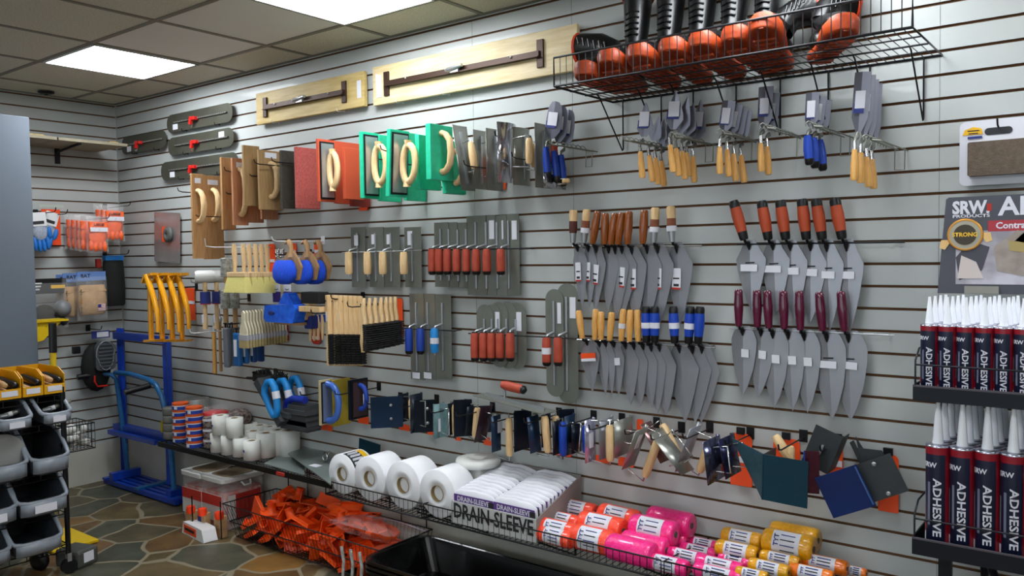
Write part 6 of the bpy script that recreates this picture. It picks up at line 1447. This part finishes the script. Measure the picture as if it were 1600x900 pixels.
# black mortar pans
pan = mat('pan_plastic', '0b0b0c', .22, coat=.3)
def panr(cx, cy, z0, L, W_, h, n, label, rz=0):
    for k in range(n):
        t = T('mortar_pan', label+(', topmost' if k == n-1 else ', '+['lowest', 'second up', 'third up', 'fourth up'][k]), 'pan', (cx, cy, z0+.022*k), rz=rz)
        w2, l2 = W_/2, L/2
        o1 = rr(L, W_, .07, 6); o2 = rr(L*.86, W_*.82, .06, 6)
        R1 = [(x, y, h) for x, y in o1]; R0 = [(x, y, 0) for x, y in o2]; R3 = [(x*1.03, y*1.05, h) for x, y in o1]; R4 = [(x*1.03, y*1.05, h-.012) for x, y in o1]; Ri = [(x*.985, y*.975, h-.004) for x, y in o1]; Rb = [(x*.975, y*.965, .006) for x, y in o2]
        b = B(); m = len(R1); seq = [R4, R3, R1, Ri, Rb]; b.ring(seq, cap=False, smooth=False); b.ring([R1, R0], cap=False)
        b.add(Rb, [tuple(range(m))]); b.add(R0, [tuple(range(m))]); b.obj('pan', pan, t)
panr(3.60, -.30, .004, 1.08, .40, .15, 3, 'big black plastic mortar pan in the left floor stack')
panr(4.74, -.33, .004, 1.0, .44, .15, 3, 'black plastic mortar pan in the right floor stack')
# ---------------------------------------------------------------- right edge: brick on a card, adhesive stand
a, W_, H_ = rect(1560, 237, 124, 102, .03)
t = T('rubbing_brick_card', 'white plastic card with a brown rubbing brick, top right corner', 'card', a)
whitec = mat('card_white', 'd6d6de', .4); slot = mat('slot_dark', '23242a', .5)
B().prism(rr(W_, H_, .018), .004).obj('card', whitec, t, bevel=.001)
B().prism(rr(.075, .022, .0108), .002, M=tr(-.0, -.0026, H_*.32)).obj('hand_hole', slot, t)
B().prism(rr(.2, .105, .006), .03, M=tr(.02, -.017, -H_*.1)).obj('brick', mat('brown_brick', ('5c5044', '6b5d50'), .9, nscale=60, bump=.4), t, bevel=.003)
s_ = B().prism([(-.03, -.008), (-.024, .008), (0, .016), (.022, .01), (.026, -.008)], .002, M=tr(-W_*.32, -.003, H_*.33)).obj('yellow_sticker', yellowp, t)
B().box((-W_*.3, -.0045, H_*.245), (.04, .002, .007)).obj('blue_strip', navy, t)
for k in range(2): B().box((-W_*.32, -.0046, H_*.35-.008*k), (.032-.006*k, .001, .003)).obj('print_line', ink, s_)
peg((a.x+.0, -.0005, a.z+H_*.37), .06, 'small black hook holding the brick card', None)
# stand
DT = .38
x0 = at(1427, 612, DT+.05).x; x1 = x0+1.0
zu = at(1427, 601, DT+.05).z; zl = at(1424, 838, DT+.05).z
stand_m = mat('stand_steel', '12161f', .4, .3)
t = T('display_stand', 'black two tier display stand of adhesive cartridges at the right edge', 'stand', ((x0+x1)/2, -.22, 0))
cx_, cy_ = (x0+x1)/2, -.22
def ls(x, y, z): return (x-cx_, y-cy_, z)
for nm, z, h in (('upper_tray', zu, .045), ('lower_tray', zl, .05)):
    b = B().box(ls((x0+x1)/2, -DT-.05, z-h/2), (x1-x0, .003, h)).box(ls((x0+x1)/2, -.24, z-h+.002), (x1-x0, .38, .004)).box(ls(x0, -.24, z-h/2), (.003, .38, h)).box(ls(x1, -.24, z-h/2), (.003, .38, h))
    tr_ = b.obj(nm, stand_m, t)
    B().box(ls((x0+x1)/2, -DT-.052, z-.002), (x1-x0, .006, .005)).obj('lip', mat('lip_edge', '4f4a52', .4), tr_)
    g = .09 if z == zu else .085
    gz = z+g*.78
    B().tube([ls(x0+.005, -.06, gz+.03), ls(x0+.005, -DT-.0, gz+.03), ls(x0+.005, -DT-.05, gz), ls(x0+.005, -DT-.05, z)], .0028, 6).tube([ls(x0+.005, -DT-.05, gz-.012), ls(x1, -DT-.05, gz-.012)], .0028, 6).obj('guard_wire', stand_m, tr_)
xp = at(1479, 640, .2).x
for x in (xp, xp+.75): B().box(ls(x, -.2, zu/2), (.035, .03, zu-.02)).obj('post', stand_m, t)
B().tube([ls(xp+.1, -.2, zl-.06), ls(xp+.22, -.35, zl-.3)], .012, 6).tube([ls(xp+.1, -.2, zl-.06), ls(xp+.1, -.05, .3)], .012, 6).obj('brace', stand_m, t)
B().box(ls((x0+x1)/2, -.24, .02), (.9, .45, .04)).obj('foot', stand_m, t)
# cartridges
cap_red = mat('cartridge_red', '8c1424', .35); body_nv = mat('cartridge_navy', ('11172e', '181f3c'), .35, coat=.3, nscale=3); nz = mat('nozzle', 'f6f9ff', .25); silver = mat('cartridge_end', 'b9bac8', .25, .9); white_t = mat('white_lettering', 'd6d6e0', .5); gry = mat('grey_lettering', '6b7086', .5)
def cartridge(r, h, nzl, full=True):
    t = T('adhesive_cartridge', 'x', 'cartridge', (0, 0, 0))
    B().lathe([(r*.9, 0), (r, .004), (r, h*.92)], 24).obj('tube', body_nv, t)
    B().lathe([(r*1.004, h*.92), (r*1.004, h*.985)], 24, cap=False).obj('red_band', cap_red, t)
    B().lathe([(r*1.02, h*.985), (r*1.02, h), (r*.8, h+.002), (r*.4, h+.004)], 24).obj('end_ring', silver, t)
    B().lathe([(r*.5, h+.002), (r*.42, h+.02), (r*.33, h+nzl*.5), (r*.16, h+nzl*.93), (r*.15, h+nzl)], 14).obj('nozzle', nz, t)
    if full:
        text('SRW', r*.62, tr(-r*.35, 0, h*.82), white_t, t, bold=r*.02, bend=r*1.014)
        text('ADHESIVE', r*.95, tr(r*.32, 0, h*.43) @ rot('Y', PI/2), white_t, t, bold=r*.02, bend=r*1.014, width=h*.54)
        b = B(); vs = []; k = 6
        for (qa, qb, za, zb, mm, nm) in ((-62, -46, .30, .62, gry, 'small_print'), (-28, -14, .26, .66, gry, 'small_print'), (-66, -42, .20, .27, cap_red, 'red_patch'), (-70, -44, .11, .19, white_t, 'white_patch'), (60, 95, .0, .92, cap_red, 'red_side'), (100, 150, .0, .92, silver, 'grey_side')):
            b = B(); vs = []
            for z in (za*h, zb*h):
                for i in range(k+1): q = math.radians(qa+(qb-qa)*i/k); vs.append(((r+.0004)*math.sin(q), -(r+.0004)*math.cos(q), z))
            b.add(vs, [(i, i+1, i+k+2, i+k+1) for i in range(k)], True).obj(nm, mm, t)
    return t
def fill(r, h, nzl, pitch, x00, zbase, ncol, nrow, tier):
    first = None; back = None
    for rw in range(nrow):
        for c_ in range(ncol):
            x = x00+c_*pitch+(.006*rw); y = -DT+rw*pitch
            lab = '%s adhesive cartridge on the %s tray, %s row, %s' % ('tall' if tier == 'lower' else 'short', tier, ['front', 'second', 'third', 'rear'][rw], (ORD[c_]+' from left'))
            o = cartridge(r, h, nzl, rw == 0) if (rw == 0 and c_ == 0) or (rw == 1 and c_ == 0) else dup(first if rw == 0 else back)
            if rw == 0 and c_ == 0: first = o
            if rw == 1 and c_ == 0: back = o
            o.location = (x, y, zbase); o['label'] = lab; o['group'] = 'adhesive cartridges on the %s tray' % tier
            o.rotation_euler = (0, 0, -.2+random.uniform(-.06, .06))
pl_ = at(1465, 780, DT).x
hl_ = at(1465, 694, DT).z-(zl-.045)
fill(.0315, hl_, .135, at(1503, 780, DT).x-pl_, pl_, zl-.045, 7, 4, 'lower')
pu_ = at(1452, 560, DT).x; hu_ = at(1452, 507, DT).z-(zu-.04)
fill(.0235, hu_, .08, at(1480, 560, DT).x-pu_, pu_, zu-.04, 9, 4, 'upper')
# poster
a = at(1475, 312, .16); b_ = at(1465, 458, .16); hgt = a.z-b_.z
t = T('poster_board', 'dark grey adhesive advertising board standing behind the cartridges', 'sign', (b_.x, -.16, b_.z), rx=0)
pw = .8; pg = mat('poster_grey', '4a4b54', .5)
B().prism([(0, 0), (pw, 0), (pw+.02, hgt*1.02), (.03, hgt*1.02), (.022, hgt), ], .005).obj('board', pg, t)
text('SRW.', .052, tr(.04, -.0035, hgt*.90), white_t, t, bold=.0022, sx=.82, align='LEFT'); B().box((.138, -.0035, hgt*.90+.0), (.012, .001, .022)).obj('red_mark', redp, t)
text('PRODUCTS', .0125, tr(.04, -.0035, hgt*.815), white_t, t, bold=.0003, sx=1.55, align='LEFT')
text('ADHESIVE', .075, tr(.163, -.0035, hgt*.895), white_t, t, bold=.002, align='LEFT')
B().box((.135+(pw-.16)/2, -.0035, hgt*.705), (pw-.16, .001, .032)).obj('red_banner', mat('banner_red', 'a8323c', .5), t); text('Contractors Ask for', .026, tr(.155, -.0042, hgt*.705), white_t, t, bold=.0007, align='LEFT')
ph = B().box((.05+.36, -.0032, hgt*.38), (.72, .001, hgt*.56)).obj('photo', mat('photo_ground', ('8f8a92', 'c4bfca'), .5, nscale=9), t)
B().prism([(0, 0), (.13, -.03), (.16, .08), (.05, .12), (-.01, .07)], .001, M=tr(.16, -.0042, hgt*.24)).obj('photo_stone', mat('photo_stone', ('8c8078', 'a2968c'), .5, nscale=25), ph); B().prism([(0, 0), (.09, -.015), (.1, .01), (.0, .03)], .001, M=tr(.19, -.0048, hgt*.45)).obj('photo_band', mat('photo_ochre', 'a8945c', .5), ph)
B().prism([(0, 0), (.06, .03), (.08, .1), (.03, .12), (-.01, .07)], .001, M=tr(.06, -.0042, hgt*.14)).obj('photo_glove', mat('photo_dark', '45444e', .5), ph); B().prism([(0, 0), (.07, 0), (.05, .05), (.01, .07)], .001, M=tr(.055, -.0044, hgt*.16)).obj('photo_pale_stone', mat('photo_pale', 'c9bdb8', .5), ph)
B().prism([(0, 0), (.3, 0), (.3, .05), (.05, .055)], .001, M=tr(.2, -.0042, hgt*.53)).obj('photo_plants', mat('photo_green', ('6d7d4a', 'c9c6a0'), .5, nscale=40), ph)
M = tr(.075, -.006, hgt*.62) @ rot('X', PI/2)
bd = B().lathe([(.047, -.001), (.047, .002)], 28, M=M).obj('badge', mat('badge_silver', 'a09a88', .35, .3), t)
B().lathe([(.049, -.001), (.049, .001), (.044, .003), (.041, .001)], 28, M=M, cap=False).obj('badge_ring', mat('badge_gold', 'c98a24', .35, .4), bd); B().lathe([(.031, .002), (.031, .0035)], 24, M=M).obj('badge_centre', mat('badge_dark', '3c3426', .5), bd)
text('STRONG', .017, tr(.075, -.0105, hgt*.62), mat('badge_yellow', 'e2b632', .5), bd, bold=.0006)
for s_, x in ((-1, .04), (1, .112)): B().prism([(0, .02), (.02*s_, -.01), (.035*s_, -.004), (.03*s_, .02)], .001, M=tr(x, -.0045, hgt*.5+.01*(s_+1))).obj('ribbon', mat('badge_pale_gold', 'e0b878', .5), bd)
B().box((.12, -.008, .012), (.09, .008, .022)).obj('price_holder', mat('holder', '8a877e', .4), t)
lk = B().tube([(.35, .006, .02), (.35, .006, -.12)], .006, 6).obj('support_wire', stand_m, t)
# thin pegs that carry the remaining hanging goods
for nm in ('foam_float.002', 'caulk_tool', 'caulk_tool.001', 'caulk_tool.002', 'caulk_tool.003', 'pipe_brush.003', 'wooden_float', 'wooden_float.002', 'wooden_float.005', 'sponge_float.002', 'spring_brush', 'spring_brush.001', 'rubber_grout_float.001'):
    o = bpy.data.objects.get(nm)
    if o is None: continue
    l = o.location; dz = {'c': .02, 'w': .0}.get(nm[0], .0)
    peg((l.x+(.0 if nm[0] in 'cps' or 'grout' in nm else .014), -.0005, l.z+dz), max(.06, -l.y+.02), 'thin dark peg mostly hidden behind the hanging floats and brushes', 'thin hidden pegs', r=.003, tip=.008)
